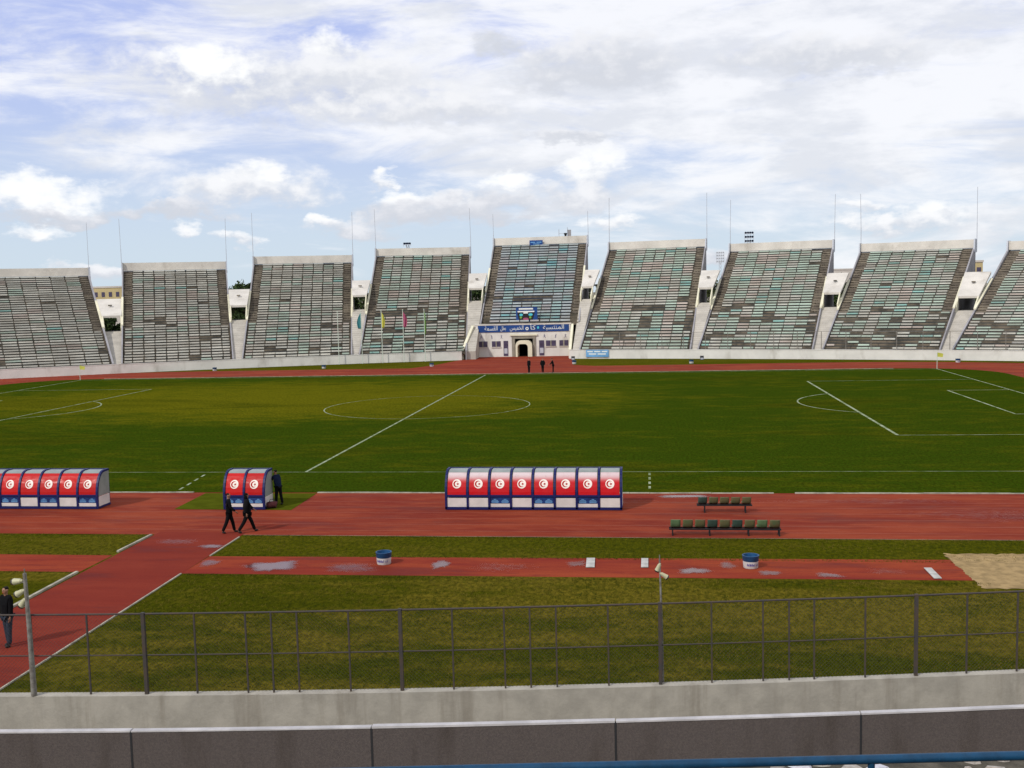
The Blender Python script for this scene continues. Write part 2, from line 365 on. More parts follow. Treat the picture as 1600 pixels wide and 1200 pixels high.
struct('pitch', MB().poly(rrect(-60, 57.8, -40.1, 35.4, 9), 0.012), M['pitch'])
def near_tufts():
    rg_ = random.Random(21); vs, fs, cs = [], [], []
    def tuft(x, y, h, n):
        k = mnoise.noise(V(x * .35, y * .7, 2.0)) + rg_.uniform(-.3, .3)
        c = (.135, .105, .016) if k > .12 else ((.060, .068, .004) if k > -.2 else (.032, .046, .003))
        for _ in range(n):
            a = rg_.uniform(0, 6.28); w = rg_.uniform(.006, .014); dx, dy = math.cos(a) * w, math.sin(a) * w
            px_, py_ = x + rg_.uniform(-.05, .05), y + rg_.uniform(-.05, .05); hh_ = h * rg_.uniform(.5, 1.2); b0 = len(vs)
            vs.extend([(px_ - dx, py_ - dy, -.004), (px_ + dx, py_ + dy, -.004), (px_ + rg_.uniform(-.03, .03), py_ + rg_.uniform(-.03, .03), hh_)])
            f = rg_.uniform(.7, 1.3); fs.append((b0, b0 + 1, b0 + 2)); cs.extend([(c[0] * f, c[1] * f, c[2], 1)] * 3)
    n = 0
    while n < 26000:
        x = rg_.uniform(1.5, 40); y = rg_.uniform(-70, -55.75)
        if y < Wn(x) - .05 or x < 2.75 or (x > 30.4 and y > -56.4): continue
        if abs(x - 19.8) > (y + 92) * .52 + 1: continue
        tuft(x, y, .045, 3); n += 1
    for (x0, x1, y, s_) in ((2.6, 31, -55.70, -1), (2.6, 30.5, -53.03, 1), (-12, -1.8, -55.66, -1), (-12, -1.8, -53.05, 1), (-12, -1.8, -49.56, -1), (2.6, 44, -49.58, -1)):
        for _ in range(int((x1 - x0) * 45)): tuft(rg_.uniform(x0, x1), y + s_ * abs(rg_.gauss(0, .10)) + .02 * rg_.uniform(-1, 1), .05, 2)
    for _ in range(9000):
        x = rg_.uniform(-12, 44); y = rg_.uniform(-52.9, -49.6)
        if -1.8 < x < 2.55: continue
        tuft(x, y, .04, 3)
    me = bpy.data.meshes.new('grass_tufts'); me.from_pydata(vs, [], fs)
    at = me.color_attributes.new('tint', 'FLOAT_COLOR', 'POINT'); at.data.foreach_set('color', [v for c in cs for v in c])
    mt = bpy.data.materials.new('tuft_blades'); mt.use_nodes = True; q = NB(mt.node_tree); b = mt.node_tree.nodes['Principled BSDF']
    a = q.n('ShaderNodeAttribute'); a.attribute_name = 'tint'; q.link(a.outputs['Color'], b.inputs['Base Color']); b.inputs['Roughness'].default_value = .9; b.inputs['Specular IOR Level'].default_value = .1
    me.materials.append(mt); o = bpy.data.objects.new('grass_tufts', me); col.objects.link(o)
    tag(o, 'short tufts of olive and straw coloured grass on the near verges', 'grass', kind='stuff')
near_tufts()
# kerb round the pitch
kb = MB(); pr = rrect(-60, 57.8, -40.1, 35.4, 9)
kb = MB()
for (xa, xb) in ((-60, -3.3), (2.7, 48.8)):
    n = int((xb - xa) / 1.0)
    for i in range(n):
        if random.random() < .04: continue
        kb.box(xa + i, xa + i + .985, -40.22, -40.1, 0.0, .05 + random.uniform(-.01, .01))
for (xa, xb) in ((-50, 48),):
    kb.box(xa, xb, 35.4, 35.46, 0, .05)
struct('track_kerb', kb, M['kerb'])
struct('runway', MB().poly([(-80, -55.6), (-1.62, -55.6), (-1.62, -53.1), (-80, -53.1)], 0.006).poly([(2.44, -55.65), (30.75, -55.35), (30.55, -52.6), (2.44, -53.1)], 0.006), M['runway'])
struct('access_path', MB().poly([(-1.6, -49.0), (2.35, -49.0), (2.5, -60), (2.62, -66.4), (2.7, -70.4), (-1.2, -70.5), (-1.4, -60)], 0.010), M['path'])
sj = random.Random(5); se = []
for (xa, ya), (xb, yb) in (((40, -51.6), (30.55, -51.7)), ((30.55, -51.7), (30.6, -56.3)), ((30.6, -56.3), (40, -56.3))):
    for i in range(60): t = i / 60; se.append((xa + (xb - xa) * t + sj.gauss(0, .035), ya + (yb - ya) * t + sj.gauss(0, .045)))
struct('sand_pit', MB().poly([p for p in se], 0.012), M['sand'])
pk = MB()
for a, b, w in (((-1.62, -49.7), (-1.62, -52.6), .10), ((-1.6, -55.7), (-1.42, -60.6), .11)):
    pk.hexa([(a[0] - w, a[1], 0), (a[0], a[1], 0), (b[0], b[1], 0), (b[0] - w, b[1], 0)], [(a[0] - w, a[1], .07), (a[0], a[1], .07), (b[0], b[1], .07), (b[0] - w, b[1], .07)])
for a, b, w in (((2.36, -49.9), (2.43, -53.1), .05), ((2.43, -55.7), (2.52, -60), .05), ((2.52, -60), (2.7, -70.3), .05)):
    pk.hexa([(a[0] + w, a[1], 0), (a[0], a[1], 0), (b[0], b[1], 0), (b[0] + w, b[1], 0)][::-1], [(a[0] + w, a[1], .04), (a[0], a[1], .04), (b[0], b[1], .04), (b[0] + w, b[1], .04)][::-1])
struct('path_kerb', pk, M['kerb'])
struct('track_edge_line', MB().poly([(2.4, -49.50), (60, -49.50), (60, -49.475), (2.4, -49.475)], .008), M['kerb'])
struct('artificial_turf', MB().poly([(-3.15, -44.3), (2.75, -44.4), (2.7, -40.3), (-3.3, -40.3)], 0.014), M['mat_green'])
# puddles and damp patches on the rubber
def blob(cx, cy, rx, ry, seed, n=48):
    o = []
    for i in range(n):
        a = 2 * math.pi * i / n
        k = 1 + .45 * mnoise.noise(V(math.cos(a) * 1.3 + seed, math.sin(a) * 1.3, seed * 3)) + .25 * mnoise.noise(V(math.cos(a) * 4 + seed, math.sin(a) * 4, seed))
        o.append((cx + rx * k * math.cos(a), cy + ry * k * math.sin(a)))
    return o
def wet_patches(name, items, z, mt_):
    vs, fs, cs = [], [], []
    for k, (x, y, rx, ry, a) in enumerate(items):
        n = 48; b0 = len(vs); vs.append((x, y, z)); cs.append(a)
        for fr_, st_ in ((.45, .9), (.75, .5), (1.0, 0.0)):
            for (px_, py_) in blob(x, y, rx, ry, k * 1.7 + 3): vs.append((x + (px_ - x) * fr_, y + (py_ - y) * fr_, z)); cs.append(a * st_)
        for i in range(n): fs.append((b0, b0 + 1 + i, b0 + 1 + (i + 1) % n))
        for q_ in range(2):
            for i in range(n): fs.append((b0 + 1 + q_ * n + i, b0 + 1 + (q_ + 1) * n + i, b0 + 1 + (q_ + 1) * n + (i + 1) % n, b0 + 1 + q_ * n + (i + 1) % n))
    me = bpy.data.meshes.new(name); me.from_pydata(vs, [], fs); me.materials.append(mt_)
    at = me.color_attributes.new('depth', 'FLOAT_COLOR', 'POINT')
    for i, c in enumerate(cs): at.data[i].color = (c, c, c, 1)
    o = bpy.data.objects.new(name, me); col.objects.link(o); return tag(o, kind='structure')
mw = bpy.data.materials.new('wet_film'); mw.use_nodes = True; q = NB(mw.node_tree); b = mw.node_tree.nodes['Principled BSDF']
b.inputs['Base Color'].default_value = (.12, .035, .03, 1); b.inputs['Roughness'].default_value = .12; b.inputs['Specular IOR Level'].default_value = 1.0
a_ = q.n('ShaderNodeAttribute'); a_.attribute_name = 'depth'
nz_ = q.noise(q.mapping(q.n('ShaderNodeTexCoord').outputs['Object'], (3.5, 5, 1)), 1.0, 6, .65)
q.link(q.ss(q.m('ADD', a_.outputs['Fac'], q.m('MULTIPLY', q.m('SUBTRACT', nz_, .5), 1.1)), .10, 1.35, 0, .88), b.inputs['Alpha'])
wet_patches('puddle', [(5.55, -54.5, 1.1, .85, 1.5), (11.9, -54.0, .4, .7, 1.2), (21.2, -54.5, .6, .5, 1.2), (23.9, -54.7, .5, .40, .9), (25.9, -54.9, .6, .35, .9),
    (2.95, -54.1, .5, .6, .8), (1.85, -51.5, .6, .35, 1.0), (21.2, -40.9, 1.6, .38, 1.3), (22.5, -53.7, .4, .6, .7), (46.5, -40.9, 1.6, .4, 1.3), (17.0, -53.7, .5, .5, .7),
    (8.6, -54.6, 1.2, .8, .6), (14.2, -54.3, 1.5, .7, .35), (28.0, -54.3, .9, .6, .35), (0, -50.8, 1.2, .6, .5), (35, -45, 6, 2, .3), (30, -42, 5, 1, .3), (16, -42, 5, 1.2, .25)], .0185, mw)
# pitch markings
pmk = MB()
def ln(a, b, w=.13):
    a = Vector(a); b = Vector(b); d = (b - a).normalized(); n = Vector((-d.y, d.x)) * w / 2
    k = max(1, int((b - a).length / 6))
    pmk.poly([a - n, b - n, b + n, a + n], .016)
def arc(c, r, a0, a1, w=.13, n=48):
    for i in range(n):
        t0 = R(a0 + (a1 - a0) * i / n); t1 = R(a0 + (a1 - a0) * (i + 1) / n)
        pmk.poly([(c[0] + (r - w / 2) * math.cos(t0), c[1] + (r - w / 2) * math.sin(t0)), (c[0] + (r + w / 2) * math.cos(t0), c[1] + (r + w / 2) * math.sin(t0)),
                  (c[0] + (r + w / 2) * math.cos(t1), c[1] + (r + w / 2) * math.sin(t1)), (c[0] + (r - w / 2) * math.cos(t1), c[1] + (r - w / 2) * math.sin(t1))], .016)
ln((-52.5, -34), (52.5, -34), .06); ln((-52.5, 34), (52.5, 34), .10); ln((0, -34), (0, 34), .16)
arc((0, 0), 9.15, 120, 260, .085, 36); arc((0, 0), 9.15, -100, 60, .08, 40); arc((0, 0), 9.15, 60, 120, .05, 16)
for s in (-1, 1):
    ln((52.5 * s, -34), (52.5 * s, 34), .14); ln((36 * s, -20.16), (36 * s, 20.16), .2 if s > 0 else .13)
    ln((36 * s, -20.16), (52.5 * s, -20.16), .10); ln((36 * s, 20.16), (52.5 * s, 20.16), .10)
    ln((47 * s, -9.16), (47 * s, 9.16), .16); ln((47 * s, -9.16), (52.5 * s, -9.16)); ln((47 * s, 9.16), (52.5 * s, 9.16))
    arc((41.5 * s, 0), 9.15, 180 - 53 if s > 0 else -53, 180 + 53 if s > 0 else 53)
for (a, b) in (((19.69, -34.4), (19.69, -39.6)), ((-5.74, -34.8), (-5.1, -40.0))):
    for i in range(4):
        t0, t1 = i / 4, i / 4 + .13
        a_ = Vector(a); b_ = Vector(b); ln(a_.lerp(b_, t0), a_.lerp(b_, t1), .12)
struct('pitch_markings', pmk, M['line'])
# worn lane lines of the track on the straights
lm = MB()
for i in range(1, 7):
    for (xa, xb) in ((-60, 56),):
        lm.poly([(xa, -41.2 - i * 1.22), (xb, -41.2 - i * 1.22), (xb, -41.17 - i * 1.22), (xa, -41.17 - i * 1.22)], .0085)
M['lane'] = mat('lane_paint', (0.34, 0.13, 0.09), .8, var=.8, vscale=.6, var_rgb=(0.27, 0.065, 0.035))
struct('lane_markings', lm, M['lane'])

# ------------------------------------------------------------------ far wall
def wall_strip(mb, f, x0, x1, step, z0, z1, th, out=1):
    n = max(1, int((x1 - x0) / step))
    for i in range(n):
        a = x0 + (x1 - x0) * i / n; b = x0 + (x1 - x0) * (i + 1) / n
        mb.hexa([(a, f(a), z0), (b, f(b), z0), (b, f(b) + th * out, z0), (a, f(a) + th * out, z0)], [(a, f(a), z1), (b, f(b), z1), (b, f(b) + th * out, z1), (a, f(a) + th * out, z1)])
for nm, x0, x1, lab in (('perimeter_wall', -110, -7.9, 'long curved white wall along the far track, left of the entrance building'),
                        ('perimeter_wall', 8.1, 100, 'long curved white wall along the far track, right of the entrance building')):
    w = empty(nm, (x0, Wf(x0), 0), lab, 'wall', 'white walls round the far side of the bowl')
    mb = MB(); wall_strip(mb, Wf, x0, x1, 2.0, 0, 1.22, .22); mb.build('wall_body', M['wallwhite'], w)
    mb = MB(); wall_strip(mb, lambda x: Wf(x) - .03, x0, x1, 2.0, 1.22, 1.30, .28); mb.build('coping', M['wallwhite'], w)

# ------------------------------------------------------------------ grandstand blocks
S = 30.0
BLK = {  # bottom-left, bottom-right (plan), top-left, top-right (plan), top z, first z
 1: ((-70.2, 36.1), (-53.96, 44.96), (-87.5, 59.0), (-70.59, 69.68), 14.1, 1.25),
 2: ((-52.7, 45.6), (-39.37, 51.8), (-65.68, 72.21), (-51.04, 79.0), 14.8, 1.25),
 3: ((-37.97, 52.39), (-23.67, 57.74), (-46.55, 80.87), (-31.25, 86.41), 15.55, 1.25),
 4: ((-22.34, 58.18), (-7.44, 62.33), (-27.01, 87.73), (-11.45, 91.67), 16.55, 1.25),
 5: ((-5.95, 68.9), (9.05, 68.5), (-6.99, 92.49), (9.12, 91.78), 17.95, 5.15),
 6: ((9.76, 61.58), (25.3, 57.96), (13.21, 91.06), (29.06, 87.55), 16.6, 1.25),
 7: ((26.61, 57.61), (41.33, 53.32), (33.27, 86.47), (48.74, 82.02), 15.6, 1.25),
 8: ((42.84, 52.83), (56.37, 48.12), (53.01, 80.65), (68.26, 75.28), 14.8, 1.25),
 9: ((58.0, 47.51), (72.5, 41.3), (72.91, 73.49), (90.0, 66.0), 14.3, 1.25)}
BLAB = {1: 'pale weathered grandstand block cut off by the left edge of the view',
 2: 'pale grey grandstand block beside the cut-off one on the left',
 3: 'grandstand block of weathered grey-green benches, second to the left of the entrance block',
 4: 'grandstand block directly left of the entrance block, behind the row of flagpoles',
 5: 'tallest grandstand block, rising above the white entrance building with its blue banner',
 6: 'grandstand block directly right of the entrance block, lower benches patchy and broken',
 7: 'grandstand block with a floodlight rack showing above its parapet',
 8: 'wide grandstand block with broken lower benches, third to the right of the entrance block',
 9: 'grandstand block at the right edge of the view, only its left half in frame'}
rnd = random.Random(3)
GREEN = (0.46, 0.56, 0.47); PINK = (0.55, 0.48, 0.42); GREY = (0.55, 0.545, 0.48); PALE = (0.63, 0.61, 0.53); TEAL = (0.28, 0.50, 0.45)
def jitter(c, k=.15):
    f = 1 + rnd.uniform(-k, k); return tuple(x * f for x in c)
BP = {}
for bi, (bl, br_, tl, tr, zt, zb) in BLK.items():
    bl, br_, tl, tr = map(Vector, (bl, br_, tl, tr))
    def P(u, v, z, bl=bl, br_=br_, tl=tl, tr=tr):
        a = bl.lerp(tl, v); b = br_.lerp(tr, v); p = a.lerp(b, u); return Vector((p.x, p.y, z))
    BP[bi] = (P, zb, zt)
    NR = 29 if bi == 5 else 38
    root = empty('grandstand_block', P(.5, 0, 0), BLAB[bi], 'grandstand', 'grandstand blocks on the far side')
    Wb = (br_ - bl).length
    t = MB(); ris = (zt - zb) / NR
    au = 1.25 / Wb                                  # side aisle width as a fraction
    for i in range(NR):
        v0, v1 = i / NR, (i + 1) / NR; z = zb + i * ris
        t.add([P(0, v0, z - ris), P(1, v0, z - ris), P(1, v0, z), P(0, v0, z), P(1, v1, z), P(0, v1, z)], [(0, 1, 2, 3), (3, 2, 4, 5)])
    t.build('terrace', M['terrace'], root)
    # side aisles: small steps, two per row, above the vomitory level
    low = int(NR * (.0 if bi == 5 else .36))
    for s0, s1 in ((.004, au), (1 - au, .996)):
        st = MB()
        for i in range(max(low, 3 if bi == 5 else 0), NR):
            z = zb + i * ris
            for k in (0, 1):
                va = (i + k * .5) / NR; vb = (i + k * .5 + .5) / NR; zz = z + .02 + k * ris * .5
                st.add([P(s0, va, zz - ris * .5), P(s1, va, zz - ris * .5), P(s1, va, zz), P(s0, va, zz), P(s1, vb, zz), P(s0, vb, zz)], [(0, 1, 2, 3), (3, 2, 4, 5)])
        st.build('stair', M['aisle'], root)
    # bench rows
    nseg = 8
    greenish = {1: .25, 2: .3, 3: .5, 4: .55, 5: .55, 6: .62, 7: .65, 8: .65, 9: .6}[bi]
    for i in range(NR):
        v0 = i / NR; z = zb + i * ris; full = i < low
        u0, u1 = (0.012, .988) if full else (au, 1 - au)
        ns = nseg + 2 if full else nseg
        bm_ = MB(); frac = i / NR; rowf = rnd.uniform(.86, 1.1)
        bm_.cc = (.022, .035, .06) if bi == 5 else (.04, .045, .045); bm_.hexa([P(u0 + .002, v0 + .22 / NR, z), P(u1 - .002, v0 + .22 / NR, z), P(u1 - .002, v0 + .5 / NR, z), P(u0 + .002, v0 + .5 / NR, z)], [P(u0 + .002, v0 + .22 / NR, z + ris * .45), P(u1 - .002, v0 + .22 / NR, z + ris * .45), P(u1 - .002, v0 + .5 / NR, z + ris * .45), P(u0 + .002, v0 + .5 / NR, z + ris * .45)])  # lip joining the row; shade of the gap put into its dark tint
        for k in range(ns):
            if full: ua = u0 if k == 0 else au + (1 - 2 * au) * (k - 1) / nseg; ub = u1 if k == ns - 1 else au + (1 - 2 * au) * k / nseg
            else: ua = au + (1 - 2 * au) * k / nseg; ub = au + (1 - 2 * au) * (k + 1) / nseg
            nz = mnoise.noise(V(bi * 9.1 + k * .55, i * .33, 4.0))
            worn = (frac < .42) and (nz > (.18 if bi in (6, 7, 8, 9, 4) else .34))
            if bi == 8 and frac < .16 and nz > -.25: worn = True
            if worn and rnd.random() < .68: continue
            if rnd.random() < .012: continue
            gz_ = mnoise.noise(V(bi * 5.3 + k * .8, i * .22, 11.0)) * .9 + rnd.uniform(-.13, .13)
            c = GREEN if gz_ > .35 - greenish * .55 else (PINK if gz_ < -.30 else GREY)
            if c is GREEN and rnd.random() < .10: c = TEAL
            if bi <= 3 and rnd.random() < .45: c = PALE
            if bi == 5: c = (c[0] * .78, c[1] * .88, c[2] * 1.02)
            bm_.cc = jitter(tuple(x_ * rowf for x_ in c), .11)
            gpx = rnd.choice((.03, .06, .10, .12) if bi <= 4 else (.02, .04, .06, .12)) / Wb
            ua += gpx; ub -= gpx
            dz = rnd.uniform(-.006, .006); sl = rnd.uniform(-.01, .01)
            zb0 = z + ris * .42 + dz; zb1 = z + ris * .95 + dz
            va, vb = v0 + .08 / NR, v0 + .62 / NR
            bm_.hexa([P(ua, va, zb0), P(ub, va, zb0 + sl), P(ub, vb, zb0 + sl), P(ua, vb, zb0)], [P(ua, va, zb1), P(ub, va, zb1 + sl), P(ub, vb, zb1 + sl), P(ua, vb, zb1)])
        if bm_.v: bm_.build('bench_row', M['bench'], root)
    # solid side walls with a sloping top, standing proud of the terrace
    for sd_, u0, u1 in (('l', -.014, -.002), ('r', 1.002, 1.014)):
        sw = MB(); vs = [0.0, .18, .38, .66, 1.0]
        for a, b in zip(vs[:-1], vs[1:]):
            za = zb + (zt - zb) * a + .16 + .5 * max(0, a - .6); zc = zb + (zt - zb) * b + .16 + .5 * max(0, b - .6)
            sw.hexa([P(u0, a, 0), P(u1, a, 0), P(u1, b, 0), P(u0, b, 0)], [P(u0, a, za), P(u1, a, za), P(u1, b, zc), P(u0, b, zc)])
        sw.build('side_wall', M['side'], root)
        cp = MB(); o0, o1 = (u0 - .004, u1 + .003) if sd_ == 'l' else (u0 - .003, u1 + .004)
        for a, b in ((.36, .66),):
            za = zb + (zt - zb) * a + .163; zc = zb + (zt - zb) * b + .193
            cp.hexa([P(o0, a, za), P(o1, a, za), P(o1, b, zc), P(o0, b, zc)], [P(o0, a, za + .2), P(o1, a, za + .2), P(o1, b, zc + .2), P(o0, b, zc + .2)])
        cp.build('side_coping', M['cream'], root)  # trim strip; brightness of the sunlit wall edge put into its cream
    # back wall and top parapet
    bw = MB(); bw.hexa([P(-.014, 1.003, 0), P(1.014, 1.003, 0), P(1.014, 1.02, 0), P(-.014, 1.02, 0)], [P(-.014, 1.003, zt), P(1.014, 1.003, zt), P(1.014, 1.02, zt), P(-.014, 1.02, zt)])
    bw.build('back_wall', M['side'], root)
    tp = MB(); tp.hexa([P(-.006, .985, zt + .06), P(1.006, .985, zt + .06), P(1.006, 1.035, zt + .06), P(-.006, 1.035, zt + .06)], [P(-.006, .99, zt + 1.32), P(1.006, .99, zt + 1.32), P(1.006, 1.035, zt + 1.32), P(-.006, 1.035, zt + 1.32)])
    tp.build('top_parapet', M['white'], root)
    for u in (-.018, 1.007):
        ep = MB(); ep.hexa([P(u, .965, zt - .6), P(u + .012, .965, zt - .6), P(u + .012, 1.04, zt - .6), P(u, 1.04, zt - .6)], [P(u, .978, zt + 1.42), P(u + .012, .978, zt + 1.42), P(u + .012, 1.04, zt + 1.42), P(u, 1.04, zt + 1.42)])
        ep.build('end_bracket', M['mast'], root)

# masts at the top corners
MN = {1: ('block cut off by the left edge',), 2: ('pale block beside the cut-off one',), 3: ('second block left of the entrance',), 4: ('block directly left of the entrance block',),
      5: ('tall entrance block',), 6: ('block directly right of the entrance block',), 7: ('second block right of the entrance',), 8: ('third block right of the entrance',), 9: ('block at the right edge',)}
for bi in BLK:
    P, zb, zt = BP[bi]
    for u, sn in ((-.018, 'left'), (1.018, 'right')):
        if bi == 1 and sn == 'left': continue
        if bi == 9: continue
        b = P(u, 1.045, zt - .5); h = 1.4 + {1: 7.3, 2: 7.2, 3: 7.4, 4: 6.8, 5: 4.2, 6: 7.6, 7: 7.2, 8: 7.8}[bi] + .5
        r = empty('lightning_mast', b, 'mast at the top %s corner of the %s' % (sn, MN[bi][0]), 'mast', 'thin masts on the corners of the grandstand blocks')
        mb = MB(); lean = Vector((rnd.uniform(-.12, .12), 0, 0))
        mb.tube([b, b + V(0, 0, h * .45)], .048, 6); mb.build('lower_tube', M['mast'], r)
        mb = MB(); mb.tube([b + V(0, 0, h * .45), b + V(0, 0, h) + lean], .036, 6); mb.build('upper_tube', M['mast'], r)

# gaps between blocks: ramp, opening, sloped wall
GL = {(1, 2): 'narrow concrete stairway in the leftmost gap between the blocks', (2, 3): 'narrow concrete stairway in the gap two blocks left of the entrance block',
      (3, 4): 'narrow concrete stairway in the gap beside the teal flag', (4, 5): 'concrete stairway just left of the entrance block', (5, 6): 'concrete stairway just right of the entrance block',
      (6, 7): 'concrete stairway below the distant floodlight tower', (7, 8): 'concrete stairway in the gap second right of the entrance block', (8, 9): 'concrete stairway in the rightmost gap, cracked and stained'}
GZ = {(1, 2): (5.46, 7.5, 10.3), (2, 3): (6.6, 8.55, 11.35), (3, 4): (7.7, 9.68, 12.37), (4, 5): (8.6, 10.35, 13.1), (5, 6): (8.5, 10.2, 13.2), (6, 7): (7.6, 9.6, 12.55), (7, 8): (6.65, 8.45, 11.6), (8, 9): (5.95, 7.6, 11.2)}
for (a, b), (zr, zo, zp) in GZ.items():
    Pa, zba, zta = BP[a]; Pb, zbb, ztb = BP[b]
    def E(side, v, z):       # gap edge at run fraction v
        if side == 0:
            if a == 5: s0 = Vector((8.5, 62.3)); s1 = Vector((9.9, 91.7)); p = s0.lerp(s1, v); return V(p.x, p.y, z)
            return Pa(1.0142, v, z)
        if b == 5: s0 = Vector((-6.0, 62.7)); s1 = Vector((-7.4, 92.5)); p = s0.lerp(s1, v); return V(p.x, p.y, z)
        return Pb(-.0142, v, z)
    c0 = (E(0, 0, 0) + E(1, 0, 0)) / 2
    r = empty('stairway', c0, GL[(a, b)], 'stairway', 'stairways in the gaps between the blocks')
    st = MB(); n = 22; v0, v1 = .015, 12 / S
    for i in range(n):
        va = v0 + (v1 - v0) * i / n; vb = v0 + (v1 - v0) * (i + 1) / n; z = 1.2 + (zr - 1.2) * (i + 1) / n; zq = 1.2 + (zr - 1.2) * i / n
        st.hexa([E(0, va, 0), E(1, va, 0), E(1, vb, 0), E(0, vb, 0)], [E(0, va, zq + (z - zq) * .12), E(1, va, zq + (z - zq) * .12), E(1, vb, z), E(0, vb, z)])
    st.build('ramp', M['ramp'], r)
    fl = MB(); fl.hexa([E(0, v1, 0), E(1, v1, 0), E(1, .62, 0), E(0, .62, 0)], [E(0, v1, zr - .01), E(1, v1, zr - .01), E(1, .62, zr - .01), E(0, .62, zr - .01)]); fl.build('landing', M['moat'], r)
    up = MB(); va, vb = 13.3 / S, 20 / S
    up.hexa([E(0, va, zo), E(1, va, zo), E(1, vb, zp - .35), E(0, vb, zp - .35)], [E(0, va, zo + .3), E(1, va, zo + .3), E(1, vb, zp), E(0, vb, zp)]); up.build('sloping_canopy', M['white'], r)
    cr2 = MB(); cr2.hexa([E(0, vb + .003, zo + .35), E(1, vb + .003, zo + .35), E(1, 1.0, zo + .35), E(0, 1.0, zo + .35)], [E(0, vb + .003, zo + .6), E(1, vb + .003, zo + .6), E(1, 1.0, zo + .6), E(0, 1.0, zo + .6)]); cr2.build('added_shade_slab', M['moat'], r)  # hidden slab added behind the canopy to darken the opening
    hh = (E(0, .56, (zo + zp) / 2 + .35) + E(1, .56, (zo + zp) / 2 + .35)) / 2
    bo = MB(); bo.box(hh.x - .22, hh.x + .22, hh.y - .3, hh.y + .1, hh.z - .02, hh.z + .16); bo.build('drain_spout', M['terrace'], r)
    for sdn, ca in ((0, 1), (1, -1)):
        jb = MB(); w = .16
        def E2(v, z): p = E(sdn, v, z); q_ = E(1 - sdn, v, z); d = (q_ - p).normalized(); return p, p + d * w
        p0, p1 = E2(11.4 / S, 0); p2, p3 = E2(13.28 / S, 0)
        ptsb = [V(p.x, p.y, zr - 1.0) for p in (p0, p1, p3, p2)]; tz = (zr + .5, zr + .5, zo + .25, zo + .25)
        if sdn: ptsb = ptsb[::-1]; tz = tz[::-1]
        jb.hexa(ptsb, [V(p.x, p.y, z) for p, z in zip(ptsb, tz)]); jb.build('jamb', M['cream'], r)

# ------------------------------------------------------------------ entrance building
bx0, bx1, by = -6.95, 8.0, 68.0
bd = empty('entrance_building', (.5, by, 0), 'low white entrance building with blue banner, arch and windows under the tallest block', 'building')
w = MB()
ax0, ax1 = -1.15, 2.55      # recess of the arch
w.box(bx0, ax0, by, by + .35, 0, 3.75); w.box(ax1, bx1, by, by + .35, 0, 3.75); w.box(ax0, ax1, by, by + .35, 3.35, 3.75)
w.box(bx0, bx0 + .3, by + .35, by + 1.9, 0, 4.9); w.box(bx1 - .3, bx1, by + .35, by + 1.9, 0, 4.9)
w.build('facade', M['wallwhite'], bd)
MB().box(bx0 + .25, bx1 - .1, by - .05, by + .3, 3.752, 4.86).build('fascia', M['wallwhite'], bd)
MB().box(bx0 + .1, bx1, by - .12, by + 1.9, 4.862, 5.02).build('roof_slab', M['white'], bd)
MB().box(bx0 + .6, bx1 - .35, by - .11, by - .052, 3.80, 4.82).build('banner', M['banner'], bd)
bn_ = [c for c in bd.children if c.name.startswith('banner')][0]
def text_mesh(name, body, mt, parent, x, y, z, size, depth=.02, width=None, font=None, org=None):
    cu_ = bpy.data.curves.new(name, 'FONT'); cu_.body = body; cu_.size = size; cu_.extrude = depth; cu_.align_x = 'CENTER'
    cu_.resolution_u = 3
    tmp = bpy.data.objects.new(name, cu_); col.objects.link(tmp)
    dg = bpy.context.evaluated_depsgraph_get(); dg.update()
    me = bpy.data.meshes.new_from_object(tmp.evaluated_get(dg)); bpy.data.objects.remove(tmp); bpy.data.curves.remove(cu_)
    xs_ = [v.co.x for v in me.vertices] or [0, 1]; wid = max(xs_) - min(xs_); k = (width / wid) if (width and wid > 0) else 1
    cx = (max(xs_) + min(xs_)) / 2; o_ = ORG[parent.name]
    for v in me.vertices: v.co = V((v.co.x - cx) * k + x, y - v.co.z, v.co.y + z) - o_
    me.materials.clear(); me.materials.append(mt)
    o = bpy.data.objects.new(name, me); col.objects.link(o); o.parent = parent; ORG[o.name] = o_
    return o
# Arabic words in presentation forms, written in visual order
MAP = {'ا': ('ﺍ', 'ﺎ', '', ''), 'ل': ('ﻝ', 'ﻞ', 'ﻟ', 'ﻠ'), 'ق': ('ﻕ', 'ﻖ', 'ﻗ', 'ﻘ'), 'ص': ('ﺹ', 'ﺺ', 'ﺻ', 'ﺼ'), 'ر': ('ﺭ', 'ﺮ', '', ''), 'ي': ('ﻱ', 'ﻲ', 'ﻳ', 'ﻴ'), 'ن': ('ﻥ', 'ﻦ', 'ﻧ', 'ﻨ'),
       'م': ('ﻡ', 'ﻢ', 'ﻣ', 'ﻤ'), 'س': ('ﺱ', 'ﺲ', 'ﺳ', 'ﺴ'), 'خ': ('ﺥ', 'ﺦ', 'ﺧ', 'ﺨ'), 'ك': ('ﻙ', 'ﻚ', 'ﻛ', 'ﻜ'), 'أ': ('ﺃ', 'ﺄ', '', ''), 'ب': ('ﺏ', 'ﺐ', 'ﺑ', 'ﺒ'), 'ط': ('ﻁ', 'ﻂ', 'ﻃ', 'ﻄ'),
       'ت': ('ﺕ', 'ﺖ', 'ﺗ', 'ﺘ'), 'ة': ('ﺓ', 'ﺔ', '', ''), 'ش': ('ﺵ', 'ﺶ', 'ﺷ', 'ﺸ'), 'ع': ('ﻉ', 'ﻊ', 'ﻋ', 'ﻌ'), 'د': ('ﺩ', 'ﺪ', '', ''), 'و': ('ﻭ', 'ﻮ', '', '')}
def shape(word):
    out = ''; prev = False
    for i, ch in enumerate(word):
        iso, fin, ini, med = MAP[ch]; nxt = i + 1 < len(word)
        if prev: out += (med if (nxt and med) else fin)
        else: out += (ini if (nxt and ini) else iso)
        prev = bool(ini) and nxt
    return out[::-1]
